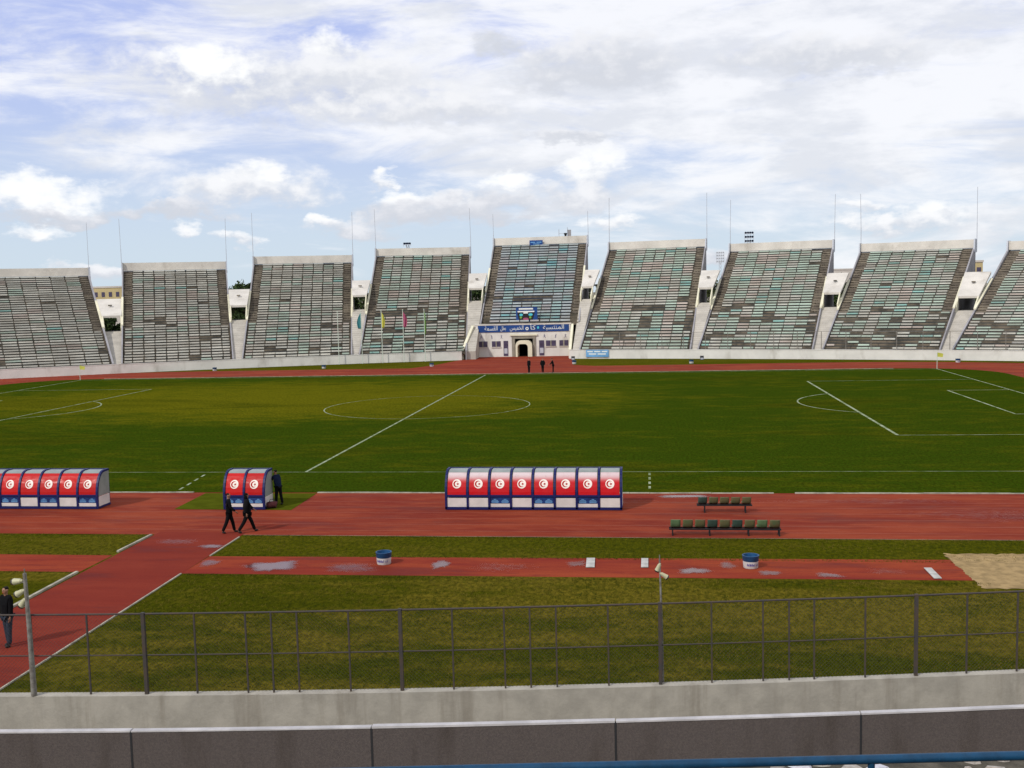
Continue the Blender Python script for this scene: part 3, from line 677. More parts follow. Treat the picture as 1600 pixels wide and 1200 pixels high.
if True:
    text_mesh('lettering', shape('المنتخب'.replace('', '')) if False else shape('التشكيلة') if False else shape('القسمة'), M['letter'], bn_, -4.3, by - .112, 4.08, 1.0, width=2.0)
    text_mesh('lettering', shape('بطل'), M['letter'], bn_, -2.45, by - .112, 4.12, .85, width=.85)
    text_mesh('lettering', shape('الخميس'), M['letter'], bn_, -.35, by - .112, 4.12, .95, width=2.1)
    text_mesh('lettering', shape('كأ'), M['letter'], bn_, 2.15, by - .112, 4.12, .95, width=.85)
    text_mesh('lettering', shape('المنتسبة'), M['letter'], bn_, 5.3, by - .112, 4.12, 1.0, width=3.2)
rg = MB()
for i in range(16):
    a0, a1 = 2 * math.pi * i / 16, 2 * math.pi * (i + 1) / 16; c = V(1.25, 0, 4.28)
    rg.prism([(c.x + .11 * math.cos(a0), by - .112, c.z + .11 * math.sin(a0)), (c.x + .25 * math.cos(a0), by - .112, c.z + .25 * math.sin(a0)), (c.x + .25 * math.cos(a1), by - .112, c.z + .25 * math.sin(a1)), (c.x + .11 * math.cos(a1), by - .112, c.z + .11 * math.sin(a1))], (0, -.03, 0))
rg.build('ring_mark', M['letter'], bn_)
MB().prism([(2.95 + .16 * math.cos(a * math.pi / 6), by - .112, 4.4 + .2 * math.sin(a * math.pi / 6)) for a in range(12)], (0, -.03, 0)).build('cyan_mark', M['cyan'], bn_)
# arch surround, inner arch and tunnel
ar = MB(); ar.box(ax0, ax0 + .45, by - .1, by + .5, 0, 3.2); ar.box(ax1 - .45, ax1, by - .1, by + .5, 0, 3.2); ar.box(ax0 + .45, ax1 - .45, by - .1, by + .5, 2.75, 3.2); ar.build('portal_surround', M['stone'], bd)
MB().box(ax0 - .25, ax1 + .25, by - .22, by + .4, 3.203, 3.42).build('portal_lintel', M['cream'], bd)
def archpts(x0, x1, h, rr, y, n=8):
    o = [(x0, y, 0)]
    for i in range(n + 1): a = math.pi - (math.pi / 2) * i / n; o.append((x0 + rr + rr * math.cos(a), y, h - rr + rr * math.sin(a)))
    for i in range(n + 1): a = math.pi / 2 - (math.pi / 2) * i / n; o.append((x1 - rr + rr * math.cos(a), y, h - rr + rr * math.sin(a)))
    return o + [(x1, y, 0)]
ia = MB(); O = archpts(-.55, 2.0, 2.5, .8, by - .55); I = archpts(-.25, 1.35, 1.95, .5, by - .55)
n = len(O); d = V(0, 2.6, 0)
vs = O + I + [tuple(Vector(p) + d) for p in O] + [tuple(Vector(p) + d) for p in I]; fs = []
for i in range(n - 1): fs += [(i, i + 1, n + i + 1, n + i), (n + i, n + i + 1, 3 * n + i + 1, 3 * n + i), (i + 1, i, 2 * n + i, 2 * n + i + 1)]
ia.add(vs, fs); ia.build('tunnel_arch', M['cream'], bd)
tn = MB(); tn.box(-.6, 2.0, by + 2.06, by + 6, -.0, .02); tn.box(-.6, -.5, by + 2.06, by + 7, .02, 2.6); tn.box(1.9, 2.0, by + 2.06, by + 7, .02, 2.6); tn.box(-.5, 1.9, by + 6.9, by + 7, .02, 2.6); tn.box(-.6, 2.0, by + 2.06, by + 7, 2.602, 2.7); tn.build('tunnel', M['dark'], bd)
pf = MB(); pf.box(-.45, -.15, by + 1.7, by + 1.9, 0.02, 1.2)
# windows and doors
for (x0, x1) in ((-6.35, -4.95), (-4.25, -2.9), (4.1, 5.6), (6.15, 7.5)):
    fr = MB().box(x0, x1, by - .06, by - .003, 1.55, 2.42).build('window', M['window'], bd)
    md = MB(); xm = (x0 + x1) / 2; md.box(xm - .09, xm + .09, by - .09, by - .062, 1.55, 2.42); md.build('mullion', M['stone'], fr)
    MB().box(x0 - .08, x1 + .08, by - .14, by - .003, 1.44, 1.545).build('sill', M['white'], fr)
for (x0, x1) in ((-2.45, -1.75), (3.05, 3.8)):
    dr = MB().box(x0, x1, by - .06, by - .003, .15, 2.45).build('door', M['window'], bd)
    MB().box(x0 + .1, x1 - .1, by - .08, by - .062, .5, 1.3).build('door_panel', M['mast'], dr)
# painted athletes above the windows
def athlete(cx, cz, k, segs, head):
    f = MB()
    for (x0, z0, x1, z1, wd) in segs:
        d = V(x1 - x0, 0, z1 - z0).normalized(); nn_ = V(-d.z, 0, d.x) * wd / 2 * k
        a_ = V(cx + x0 * k, by - .004, cz + z0 * k); b_ = V(cx + x1 * k, by - .004, cz + z1 * k)
        f.prism([a_ - nn_, b_ - nn_ * .7, b_ + nn_ * .7, a_ + nn_], (0, -.015, 0))
    f.prism([(cx + (head[0] + .12 * math.cos(a * math.pi / 4)) * k, by - .004, cz + (head[1] + .12 * math.sin(a * math.pi / 4)) * k) for a in range(8)], (0, -.018, 0))
    return f
POSES = [([(0, 0, .05, .5, .22), (0, 0, -.35, -.25, .13), (-.35, -.25, -.3, -.6, .1), (0, 0, .35, -.2, .13), (.35, -.2, .65, -.1, .1), (.05, .45, .4, .3, .09), (.05, .45, -.3, .35, .09)], (.08, .68)),
         ([(0, 0, -.08, .5, .22), (0, 0, .25, -.25, .13), (.25, -.25, .1, -.6, .1), (0, 0, -.1, -.35, .13), (-.1, -.35, -.05, -.65, .1), (-.08, .45, .25, .2, .09), (-.08, .45, -.35, .6, .09)], (-.1, .7)),
         ([(0, 0, .0, .5, .2), (0, 0, .2, -.3, .13), (.2, -.3, .45, -.55, .1), (0, 0, -.15, -.35, .13), (-.15, -.35, -.4, -.35, .1), (0, .45, .4, .5, .09), (0, .45, -.4, .5, .09)], (0, .7))]
for k_, cx in enumerate((-5.9, -4.25, -2.75, 3.9, 5.6, 7.1)):
    sg, hd = POSES[k_ % 3]
    if k_ > 2: sg = [(-a_, b_, -c_, d_, e_) for a_, b_, c_, d_, e_ in sg]; hd = (-hd[0], hd[1])
    athlete(cx, 3.02, .42, sg, hd).build('athlete_silhouette', M['figure'], bd)
# slanted side walls of the forecourt
for lab, x0, x1, xb, yb in (('slanted cream wall left of the entrance building', -7.35, -6.97, -8.0, 62.6), ('cream pillar wall right of the entrance building', 8.02, 8.35, 8.12, 62.9)):
    z1 = 4.9
    sw = MB().hexa([(xb - .2, yb, 0), (xb + .2, yb, 0), (x1, by, 0), (x0, by, 0)], [(xb - .2, yb, 1.3), (xb + .2, yb, 1.3), (x1, by, z1), (x0, by, z1)])
    r = sw.build('forecourt_wall', M['cream']); tag(r, lab, 'wall', 'walls flanking the forecourt')
# official box / painted poster above the entrance
P5, zb5, zt5 = BP[5]
ps = empty('tribune_poster', (1.2, 69.1, 5.5), 'dark printed poster with bright patches standing above the entrance banner', 'poster')
MB().box(-.55, 2.75, 69.1, 69.2, 5.35, 7.5).build('poster_board', M['banner'], ps)
pc = lambda cx, cz, rx, rz, y, n=10: [(cx + rx * math.cos(2 * math.pi * i / n), y, cz + rz * math.sin(2 * math.pi * i / n)) for i in range(n)]
MB().prism([(-.35, 69.09, 6.7), (-.1, 69.09, 5.5), (2.0, 69.09, 5.5), (2.35, 69.09, 6.7)], (0, -.02, 0)).build('dark_field', M['dark'], ps)
MB().box(-.3, 2.3, 69.06, 69.088, 6.75, 6.95).box(.6, 1.3, 69.06, 69.088, 6.55, 6.745).box(-.1, 2.1, 69.06, 69.088, 7.15, 7.38).build('white_patch', M['letter'], ps)
MB().prism(pc(.25, 6.35, .28, .2, 69.066), (0, -.02, 0)).prism(pc(1.7, 6.38, .34, .2, 69.066), (0, -.02, 0)).build('cyan_patch', M['cyan'], ps)
MB().prism(pc(.2, 5.95, .18, .17, 69.066), (0, -.02, 0)).prism(pc(1.65, 5.95, .18, .17, 69.066), (0, -.02, 0)).build('green_patch', M['flaggreen'], ps)
MB().prism(pc(.95, 5.72, .45, .2, 69.066), (0, -.02, 0)).build('red_patch', M['flagred'], ps)
# blue board on the parapet of the tallest block
tb = empty('parapet_board', P5(.46, .975, zt5), 'small blue board with pale marks at the top of the tallest block', 'sign')
pp = P5(.46, .972, zt5 - .1)
MB().box(pp.x - 1.15, pp.x + 1.15, pp.y - .08, pp.y, pp.z, pp.z + .85).build('board', M['banner'], tb)
MB().box(pp.x - .95, pp.x - .15, pp.y - .1, pp.y - .082, pp.z + .42, pp.z + .58).box(pp.x + .1, pp.x + .95, pp.y - .1, pp.y - .082, pp.z + .42, pp.z + .58).box(pp.x - .5, pp.x + .6, pp.y - .1, pp.y - .082, pp.z + .16, pp.z + .28).build('pale_strokes', M['bannerlight'], tb)
# camera hut and mast on the tallest block
pp = P5(.79, 1.01, zt5 + 1.32)
ct = empty('rooftop_equipment', pp, 'small pale equipment box with pole and dark dish on top of the tallest block', 'equipment')
MB().box(pp.x + .1, pp.x + .75, pp.y - .25, pp.y + .25, pp.z, pp.z + 1.1).build('cabinet', M['side'], ct)
MB().tube([pp + V(.15, -.3, 0), pp + V(.15, -.3, 1.5)], .05, 6).tube([pp + V(-1.35, 0, 0), pp + V(-1.35, 0, 1.2)], .05, 6).tube([pp + V(-1.35, 0, .5), pp + V(-.1, 0, .5)], .04, 6).build('pole', M['mast'], ct)
MB().lathe(pp + V(-.2, -.1, 0), [(.14, 0), (.2, .2), (.3, .55), (.0, .5)], 10).build('dish', M['black'], ct)
# banner on the right-hand wall
xx0, xx1 = 10.6, 13.9
sg = empty('wall_banner', (12.2, Wf(12.2) - .1, 0), 'light blue and white banner hung on the far wall right of the entrance building', 'banner')
MB().hexa([(xx0, Wf(xx0) - .13, .25), (xx1, Wf(xx1) - .13, .25), (xx1, Wf(xx1) - .07, .25), (xx0, Wf(xx0) - .07, .25)], [(xx0, Wf(xx0) - .13, 1.28), (xx1, Wf(xx1) - .13, 1.28), (xx1, Wf(xx1) - .07, 1.28), (xx0, Wf(xx0) - .07, 1.28)]).build('sheet', M['bannerlight'], sg)
st = MB()
for a_, b_, z_ in ((10.8, 11.6, .95), (11.8, 12.7, .95), (12.9, 13.7, .95), (11.0, 12.1, .6), (12.3, 13.5, .6)):
    st.hexa([(a_, Wf(a_) - .15, z_), (b_, Wf(b_) - .15, z_), (b_, Wf(b_) - .132, z_), (a_, Wf(a_) - .132, z_)], [(a_, Wf(a_) - .15, z_ + .16), (b_, Wf(b_) - .15, z_ + .16), (b_, Wf(b_) - .132, z_ + .16), (a_, Wf(a_) - .132, z_ + .16)])
st.build('pale_strokes', M['letter'], sg)
# fence on the right-hand far wall
ff = empty('far_fence', (14, Wf(14), 1.3), 'faint thin post-and-rail fence on top of the far wall to the right', 'fence')
x = 15.5
while x < 74:
    mb = MB(); y = Wf(x) + .1; mb.tube([(x, y, 1.3), (x, y, 3.7)], .045, 6); mb.build('post', M['galv'], ff); x += 3.0
mb = MB()
for i in range(29): a = 15.5 + i * 2; mb.bar((a, Wf(a) + .1, 3.7), (a + 2, Wf(a + 2) + .1, 3.7), .05)
mb.build('rail', M['galv'], ff)

# ------------------------------------------------------------------ flagpoles
for (x, y, mt_, nm, has) in ((-25.0, 58.4, 'flaggreen', 'plain pale flagpole at the left end of the flag row', False), (-21.8, 59.0, 'flagteal', 'white flagpole with a hanging teal flag by the far wall', True), (-19.0, 59.6, 'flagyellow', 'white flagpole with a hanging yellow flag by the far wall', True),
                           (-16.0, 60.3, 'flagred', 'white flagpole with a hanging magenta flag by the far wall', True), (-13.0, 61.0, 'flaggreen', 'white flagpole with a narrow pale green flag, nearest the entrance building', True)):
    y = Wf(x) - .6
    r = empty('flagpole', (x, y, 0), nm, 'flagpole', 'flagpoles in front of the far wall')
    MB().tube([(x, y, 0), (x, y, 7.6)], .05, 8).build('pole', M['pole'], r)
    MB().lathe((x, y, 7.6), [(.0, 0), (.08, .05), (.08, .12), (0, .17)], 8).build('finial', M['pole'], r)
    if has:
        f = MB(); nx, nz = 7, 10; wd = {'flagteal': .55, 'flagyellow': .5, 'flagred': .6, 'flaggreen': .18}[mt_]; L = 2.3 if wd > .2 else 3.4; vs = []
        for j in range(nz + 1):
            for i in range(nx + 1):
                t = i / nx; q_ = j / nz; sgx = -1 if mt_ == 'flagteal' else 1
                vs.append((x + sgx * (.05 + wd * t * (.6 + .4 * math.sin(q_ * 3))), y + .16 * math.sin(t * 9 + q_ * 2) * t, 7.4 - L * q_ - .5 * t * (1 - q_)))
        f.add(vs, [(j * (nx + 1) + i, j * (nx + 1) + i + 1, (j + 1) * (nx + 1) + i + 1, (j + 1) * (nx + 1) + i) for j in range(nz) for i in range(nx)])
        o = f.build('flag', M[mt_], r, smooth=True)
        sm = o.modifiers.new('s', 'SOLIDIFY'); sm.thickness = .015

# corner flags
for (x, y, lab) in ((-52.5, 34, 'yellow corner flag at the far left corner of the pitch'), (52.5, 34, 'yellow corner flag at the far right corner of the pitch')):
    r = empty('corner_flag', (x, y, .016), lab, 'corner flag', 'corner flags')
    MB().tube([(x, y, .016), (x, y, 1.9)], .03, 8).build('pole', M['pole'], r)
    MB().prism([(x + .03, y, 1.9), (x + .7, y + .1, 1.75), (x + .65, y + .05, 1.35), (x + .03, y, 1.4)], (0, .02, 0)).build('flag', M['flagyellow'], r)

# ------------------------------------------------------------------ litter bins
def make_bin():
    r = empty('litter_bin', (0, 0, 0), 'x', 'bin', 'round blue and white bins')
    b = MB(); b.lathe((0, 0, 0), [(0, .03), (.285, .03), (.29, .0), (.30, .02), (.312, .33)], 24); b.build('white_drum', M['binwhite'], r, smooth=True)
    u = MB(); u.lathe((0, 0, 0), [(.312, .331), (.325, .35), (.335, .56), (.345, .575), (.345, .60), (.30, .60), (.285, .40), (.0, .36)], 24); u.build('blue_rim', M['binblue'], r, smooth=True)
    mk = MB()
    for k, (a, wd, hh) in enumerate(((-150, 4, .12), (-141, 5, .09), (-131, 3, .13), (-123, 6, .10), (-112, 4, .12), (-103, 5, .08), (-93, 3, .12), (-75, 4, .07), (-62, 3, .1))):
        a0, a1 = R(a - wd / 2 * 1.6), R(a + wd / 2 * 1.6); rr = .3115; z0 = .13
        mk.add([(rr * math.cos(a0), rr * math.sin(a0), z0), (rr * math.cos(a1), rr * math.sin(a1), z0), (rr * math.cos(a1), rr * math.sin(a1), z0 + hh), (rr * math.cos(a0), rr * math.sin(a0), z0 + hh)], [(0, 1, 2, 3)])
    mk.build('printed_marks', M['inkblue'], r)
    return r
binp = make_bin()
for o_ in [binp]: o_.scale = (.88, .88, .76)
for i, (x, y, lab, gr) in enumerate(((9.72, -53.95, 'blue and white round bin on the runway left of the white boards', 0), (23.3, -53.95, 'blue and white round bin on the runway right of the white boards', 0),
        (-40.1, 47.2, 'tiny round bin beside the far track, leftmost on the verge below the white wall', 0), (-24.9, 48.6, 'tiny round bin on the far verge left of the flagpoles', 0), (-9.9, 49.5, 'tiny round bin on the far verge at the corner of the red forecourt', 0),
        (9.6, 50.4, 'tiny round bin on the far verge right of the three people', 0), (25.2, 48.2, 'tiny round bin on the far verge below the second block right of the entrance', 0), (57.4, 43.4, 'tiny round bin at the foot of the far wall near the right corner flag', 0))):
    o = binp if i == 0 else copy_tree(binp)
    o.location = (x, y, .012); o.rotation_euler.z = R((15, 30, 60, 100, 20, 170, 200, 40)[i]); o['label'] = lab

# small dark speakers on the far verge
for (x, y, lab) in ((8.9, 58.2, 'small dark box on the grass right of the entrance forecourt'), (26.9, 54.9, 'small dark box at the foot of the far wall, right part')):
    r = empty('ground_speaker', (x, y, 0), lab, 'speaker', 'small dark boxes by the far wall')
    MB().hexa([(x - .25, y - .2, .0), (x + .25, y - .2, 0), (x + .25, y + .2, 0), (x - .25, y + .2, 0)], [(x - .25, y - .05, .55), (x + .25, y - .05, .55), (x + .25, y + .2, .55), (x - .25, y + .2, .55)]).build('cabinet', M['black'], r)
    MB().box(x - .2, x + .2, y - .2, y - .14, .08, .3).build('grille', M['mast'], r)

# ------------------------------------------------------------------ runway boards
for (x, y, w_, l_, rot, lab) in ((17.5, -53.6, .32, 1.3, 2, 'white take-off board lying on the runway, left of the pair'), (19.5, -53.55, .26, 1.25, 0, 'white take-off board lying on the runway beside the lamp pole'), (29.45, -54.55, .26, 1.35, 0, 'white take-off board at the runway end near the sand pit')):
    r = empty('takeoff_board', (x, y, .006), lab, 'board', 'white boards set in the runway')
    b_ = MB(); ca, sa = math.cos(R(rot)), math.sin(R(rot))
    def q4(z, k=1): return [(x + (sx * w_ / 2 * k) * ca - (sy * l_ / 2 * k) * sa, y + (sx * w_ / 2 * k) * sa + (sy * l_ / 2 * k) * ca, z) for sx, sy in ((-1, -1), (1, -1), (1, 1), (-1, 1))]
    b_.hexa(q4(.03), q4(.05, .985)); b_.build('board', M['board'], r)
    t_ = MB(); t_.hexa(q4(.006, .92), q4(.029, .92)); t_.build('tray', M['black'], r)

# ------------------------------------------------------------------ dugouts
def profile(h0=.56, H=1.73, depth=1.15, n=8):
    # back foot at (0,0); the shell curves from the back up and forwards (+y, towards the pitch)
    pts = [(0.0, .0), (0.0, h0)]
    for i in range(1, n + 1):
        a = (math.pi / 2) * i / n
        pts.append((depth * .62 * (1 - math.cos(a)), h0 + (H - h0) * math.sin(a)))
    pts.append((depth, H + .0))
    return pts
def make_dugout(name, nb, bw, x0, y0, lab, lows, fade, group):
    r = empty(name, (x0 + nb * bw / 2, y0, 0), lab, 'dugout', group)
    pr = profile(); H = 1.73
    up = pr[1:]
    zoff = .06
    for k in range(nb + 1):        # ribs
        x = x0 + k * bw; rb = MB()
        for a, b in zip(pr[:-1], pr[1:]):
            rb.bar((x, y0 + a[0], a[1] + zoff), (x, y0 + b[0], b[1] + zoff), .085, .07, up=V(1, 0, 0)) if False else rb.bar((x, y0 + a[0], a[1] + zoff), (x, y0 + b[0], b[1] + zoff), .10, .10)
        rb.bar((x, y0 + 1.15, 0), (x, y0 + 1.15, H + zoff), .05)
        rb.build('rib', M['blue'], r)
    fr = MB(); fr.box(x0 - .05, x0 + nb * bw + .05, y0 - .05, y0 + .05, .03, .14); fr.box(x0 - .05, x0 + nb * bw + .05, y0 - .04, y0 + .03, .565 + zoff, .66 + zoff)
    fr.box(x0 - .05, x0 + nb * bw + .05, y0 + 1.1, y0 + 1.18, H + .02, H + .1); fr.box(x0 - .05, x0 + nb * bw + .05, y0 + 1.1, y0 + 1.18, .03, .1)
    for xs_ in (x0, x0 + nb * bw): fr.box(xs_ - .04, xs_ + .04, y0 + .05, y0 + 1.1, .03, .12)
    fr.build('base_frame', M['blue'], r)
    for k in range(nb):
        xa, xb = x0 + k * bw + .075, x0 + (k + 1) * bw - .075
        # printed panel following the curve
        seg = up[0:7]
        pf_ = random.uniform(.88, 1.0); pd_ = random.uniform(.82, 1.05); rp = MB(); vs = []
        ee = []
        for i in range(len(seg) - 1):
            for t in range(3): f_ = t / 3; ee.append((seg[i][0] * (1 - f_) + seg[i + 1][0] * f_, seg[i][1] * (1 - f_) + seg[i + 1][1] * f_))
        ee.append(seg[-1]); ee[0] = (0, .66)
        for (yy, zz) in ee: vs += [(xa, y0 + yy - .012, zz + zoff), (xb, y0 + yy - .012, zz + zoff), (xb, y0 + yy + .015, zz + zoff - .005), (xa, y0 + yy + .015, zz + zoff - .005)]
        for i in range(len(ee) - 1):
            zz = (ee[i][1] + ee[i + 1][1]) / 2
            if not fade: rp.cc = (.47 * pd_, .005, .004)
            if fade:
                t = min(1, max(0, (zz - 1.22) / .34)); cR = (0.48, .005, .009); cW = (.60, .50, .50)
                t = t * t * (3 - 2 * t) * pf_; rp.cc = tuple(a * (1 - t) + b * t for a, b in zip(cR, cW))
            o_ = i * 4
            rp.add([vs[o_ + j] for j in range(8)], [(0, 1, 5, 4), (3, 7, 6, 2), (1, 2, 6, 5), (0, 4, 7, 3)])
        pnl = rp.build('printed_panel', M['redfade'], r)
        # emblem: white disc with a red crescent and star, standing just proud of the curve
        def on(zz):
            for a, b in zip(up[:-1], up[1:]):
                if a[1] <= zz <= b[1]: f_ = (zz - a[1]) / (b[1] - a[1]); return a[0] * (1 - f_) + b[0] * f_
            return 1.0
        cx, cz = (xa + xb) / 2 + .0, 1.16; rd = .205
        def dp(x, z, off): return (x, y0 + on(z) - .012 - off, z + zoff)
        def disc(cx, cz, rad, off, nn=24):
            mb = MB()
            ring = [dp(cx, cz, off)] + [dp(cx + rad * math.cos(2 * math.pi * i / nn), cz + rad * math.sin(2 * math.pi * i / nn), off) for i in range(nn)]
            mid = [dp(cx + rad * .5 * math.cos(2 * math.pi * i / nn), cz + rad * .5 * math.sin(2 * math.pi * i / nn), off) for i in range(nn)]
            vs = ring + mid
            fs = [(0, nn + 1 + i, nn + 1 + (i + 1) % nn) for i in range(nn)] + [(nn + 1 + i, 1 + i, 1 + (i + 1) % nn, nn + 1 + (i + 1) % nn) for i in range(nn)]
            return mb.add(vs, fs)
        disc(cx, cz, rd, .006).build('emblem_disc', M['emblem'], pnl)
        cm = MB(); nn = 24; ro, ri, sh_ = .142, .112, .038
        a0_ = R(38); outer = []; inner = []
        for i in range(nn + 1):
            a = a0_ + (2 * math.pi - 2 * a0_) * i / nn
            outer.append(dp(cx - .02 + ro * math.cos(a), cz + ro * math.sin(a), .010))
            inner.append(dp(cx - .02 + sh_ + ri * math.cos(a0_ * 1.15 + (2 * math.pi - 2.3 * a0_) * i / nn), cz + ri * math.sin(a0_ * 1.15 + (2 * math.pi - 2.3 * a0_) * i / nn), .010))
        for i in range(nn): cm.add([outer[i], outer[i + 1], inner[i + 1], inner[i]], [(0, 1, 2, 3)])
        stp = [dp(cx + .045 + (.075 if i % 2 == 0 else .03) * math.cos(R(180 + 36 * i)), cz + (.075 if i % 2 == 0 else .03) * math.sin(R(180 + 36 * i)), .010) for i in range(10)]
        cen = dp(cx + .045, cz, .010)
        cm.add([cen] + stp, [(0, 1 + i, 1 + (i + 1) % 10) for i in range(10)])
        cm.build('crescent_and_star', M['red'], pnl)
        # clear strip above the panel
        tpg = MB(); seg2 = up[6:]
        for a, b in zip(seg2[:-1], seg2[1:]):
            tpg.hexa([(xa, y0 + a[0], a[1] + zoff - .01), (xb, y0 + a[0], a[1] + zoff - .01), (xb, y0 + b[0], b[1] + zoff - .01), (xa, y0 + b[0], b[1] + zoff - .01)], [(xa, y0 + a[0], a[1] + zoff + .01), (xb, y0 + a[0], a[1] + zoff + .01), (xb, y0 + b[0], b[1] + zoff + .01), (xa, y0 + b[0], b[1] + zoff + .01)])
        tpg.build('roof_pane', M['glass'], r)
        if lows[k] == 'w':
            MB().box(xa - .02, xb + .02, y0 - .015, y0 + .015, .15, .57).build('lower_panel', M['panelwhite'], r)
        else:
            MB().box(xa - .02, xb + .02, y0 - .015, y0 + .015, .15, .31).build('lower_panel', M['panelwhite'], r)
            bp_ = MB().box(xa - .02, xb + .02, y0 - .014, y0 + .014, .315, .60).build('blue_panel', M['panelblue'], r)
            ms = MB()
            for cx_ in (xa + .2, xb - .2):
                for dz, w2 in ((.50, .06), (.45, .14), (.395, .17), (.35, .16)):
                    ms.box(cx_ - w2, cx_ + w2, y0 - .019, y0 - .0145, dz, dz + .026)
            ms.build('pale_print', M['bannerlight'], bp_)
    for xs_, sgn in ((x0, -1), (x0 + nb * bw, 1)):
        pts = [(xs_ + sgn * .02, y0 + a, b + zoff) for a, b in up] + [(xs_ + sgn * .02, y0 + 1.12, .62)] + [(xs_ + sgn * .02, y0 + .02, .62)]
        pts = [p for p in pts if p[2] >= .62]
        MB().prism(pts, (sgn * .015, 0, 0)).build('side_pane', M['glass'], r)
        MB().box(min(xs_ + sgn * .02, xs_ + sgn * .045), max(xs_ + sgn * .02, xs_ + sgn * .045), y0 + .03, y0 + 1.1, .13, .60).build('side_panel', M['panelwhite'], r)
    stt = MB(); stt.box(x0 + .08, x0 + nb * bw - .08, y0 + .35, y0 + .75, .40, .46); stt.box(x0 + .08, x0 + nb * bw - .08, y0 + .28, y0 + .34, .46, .9); stt.build('seat', M['panelblue'], r)
    for k in range(nb + 1): 
        if k % 2 == 0: MB().box(x0 + k * bw - .03 + (.1 if k == 0 else -.1 if k == nb else 0), x0 + k * bw + .03 + (.1 if k == 0 else -.1 if k == nb else 0), y0 + .5, y0 + .6, .03, .4).build('seat_leg', M['black'], r)
    return r
make_dugout('team_dugout', 8, 1.02, 10.24, -44.2, 'long eight-bay dugout whose red panels fade to white at the top', 'wwbwbwbw', True, 'curved dugouts with crescent emblems')
make_dugout('team_dugout', 2, .985, -.56, -44.35, 'short two-bay red dugout on the green mat, people walking past it', 'bb', False, 'curved dugouts with crescent emblems')
make_dugout('team_dugout', 8, 1.02, -15.22, -44.35, 'long red dugout at the left edge, cut off by the frame', 'wbwbwbwb'[::1], False, 'curved dugouts with crescent emblems')

# ------------------------------------------------------------------ benches with separate seats
def make_bench(n, pitch, x0, y0, zseat, zback, legs, cols, lab, tilt=0.0):
    r = empty('seat_bench', (x0 + n * pitch / 2, y0, 0), lab, 'bench', 'rows of green seats on steel frames')
    L = n * pitch
    MB().bar((x0 - .02, y0, zseat - .06), (x0 + L - .0, y0, zseat - .06), .06).bar((x0 - .02, y0 + .3, zseat - .06), (x0 + L, y0 + .3, zseat - .06), .05).build('beam', M['black'], r)
    for lx in legs:
        lg = MB(); lg.bar((lx, y0, 0.004), (lx, y0, zseat - .06), .05); lg.bar((lx, y0 + .3, 0.004), (lx, y0 + .3, zseat - .06), .05); lg.bar((lx, y0 - .06, .025), (lx, y0 + .4, .025), .05, .04); lg.build('leg', M['black'], r)
    for k in range(n):
        xa = x0 + k * pitch + pitch * .08; xb = x0 + (k + 1) * pitch - pitch * .10; xm = (xa + xb) / 2; w = xb - xa
        s = MB(); N = 6; vs = []
        prof = [(.42, zseat - .05), (.40, zseat), (.22, zseat - .015), (.06, zseat + .0), (.0, zseat + .06), (-.05, zseat + (zback - zseat) * .6), (-.075, zback - .02), (-.08, zback)]
        for (yy, zz) in prof:
            for i in range(N + 1):
                t = i / N * 2 - 1; cur = .03 * t * t
                vs.append((xm + w / 2 * t * (1 - .04 * (zz == zback)), y0 + yy + cur * (1 if zz > zseat + .03 else 0), zz + (cur if zz <= zseat + .03 else 0)))
        s.add(vs, [(j * (N + 1) + i, j * (N + 1) + i + 1, (j + 1) * (N + 1) + i + 1, (j + 1) * (N + 1) + i) for j in range(len(prof) - 1) for i in range(N)])
        o = s.build('seat', M[cols[k]], r, smooth=True); so_ = o.modifiers.new('t', 'SOLIDIFY'); so_.thickness = .022
    return r
SG, SB, SL = 'seatgreen', 'seatblue', 'seatlight'
make_bench(9, .497, 20.5, -49.05, .33, .67, (20.62, 22.12, 23.68, 24.9), (SL, SG, SG, SB, SG, SB, SG, SL, SG), 'long row of nine green seats at the near edge of the track')
make_bench(5, .485, 21.82, -44.6, .40, .72, (22.15, 23.95), (SB, SG, SG, SG, SG), 'short row of five dull green seats further out on the track')

# ------------------------------------------------------------------ near fence, wall, moat, parapet
nw = empty('fence_wall', (15, Wn(15), 0), 'low grey concrete wall carrying the wire fence in the foreground', 'wall')
mb = MB(); wall_strip(mb, Wn, -30, 60, 2.9, 0, 1.3, -.25 * -1, -1); mb.build('wall_body', M['concrete'], nw)
fn = empty('wire_fence', (15, Wn(15), 1.3), 'dark steel wire-mesh fence on the low wall across the foreground', 'fence')
def FY(x): return Wn(x) - .12
zt_f, zm_f = 3.15, 2.2
main = [1.98, 8.42, 14.18, 19.93, 25.65, 31.4, -4.5]
thin = []
allp = sorted(main)
for a, b in zip(allp[:-1], allp[1:]):
    for k in range(1, 5): thin.append(a + (b - a) * k / 5)
for x in main:
    if x == 1.98: continue
    MB().bar((x, FY(x), 1.3), (x, FY(x), zt_f + .03), .075, .075).build('main_post', M['steel'], fn)
MB().bar((1.98, FY(1.98), 1.3), (1.98, FY(1.98), zt_f), .07).build('main_post', M['steel'], fn)
for x in thin + [11.3, 17.05, 22.8, 28.5]:
    MB().bar((x, FY(x), 1.3), (x, FY(x), zt_f), .034).build('post', M['steel'], fn)
for z in (zt_f, zm_f):
    mb = MB(); x = -16.0
    while x < 48: mb.tube([(x, FY(x), z), (x + 1, FY(x + 1), z)], .022 if z == zt_f else .016, 6, cap=False); x += 1
    mb.build('rail', M['steel'], fn)
ms = MB(); sp_ = .085; x = -3.0; rad = .0021
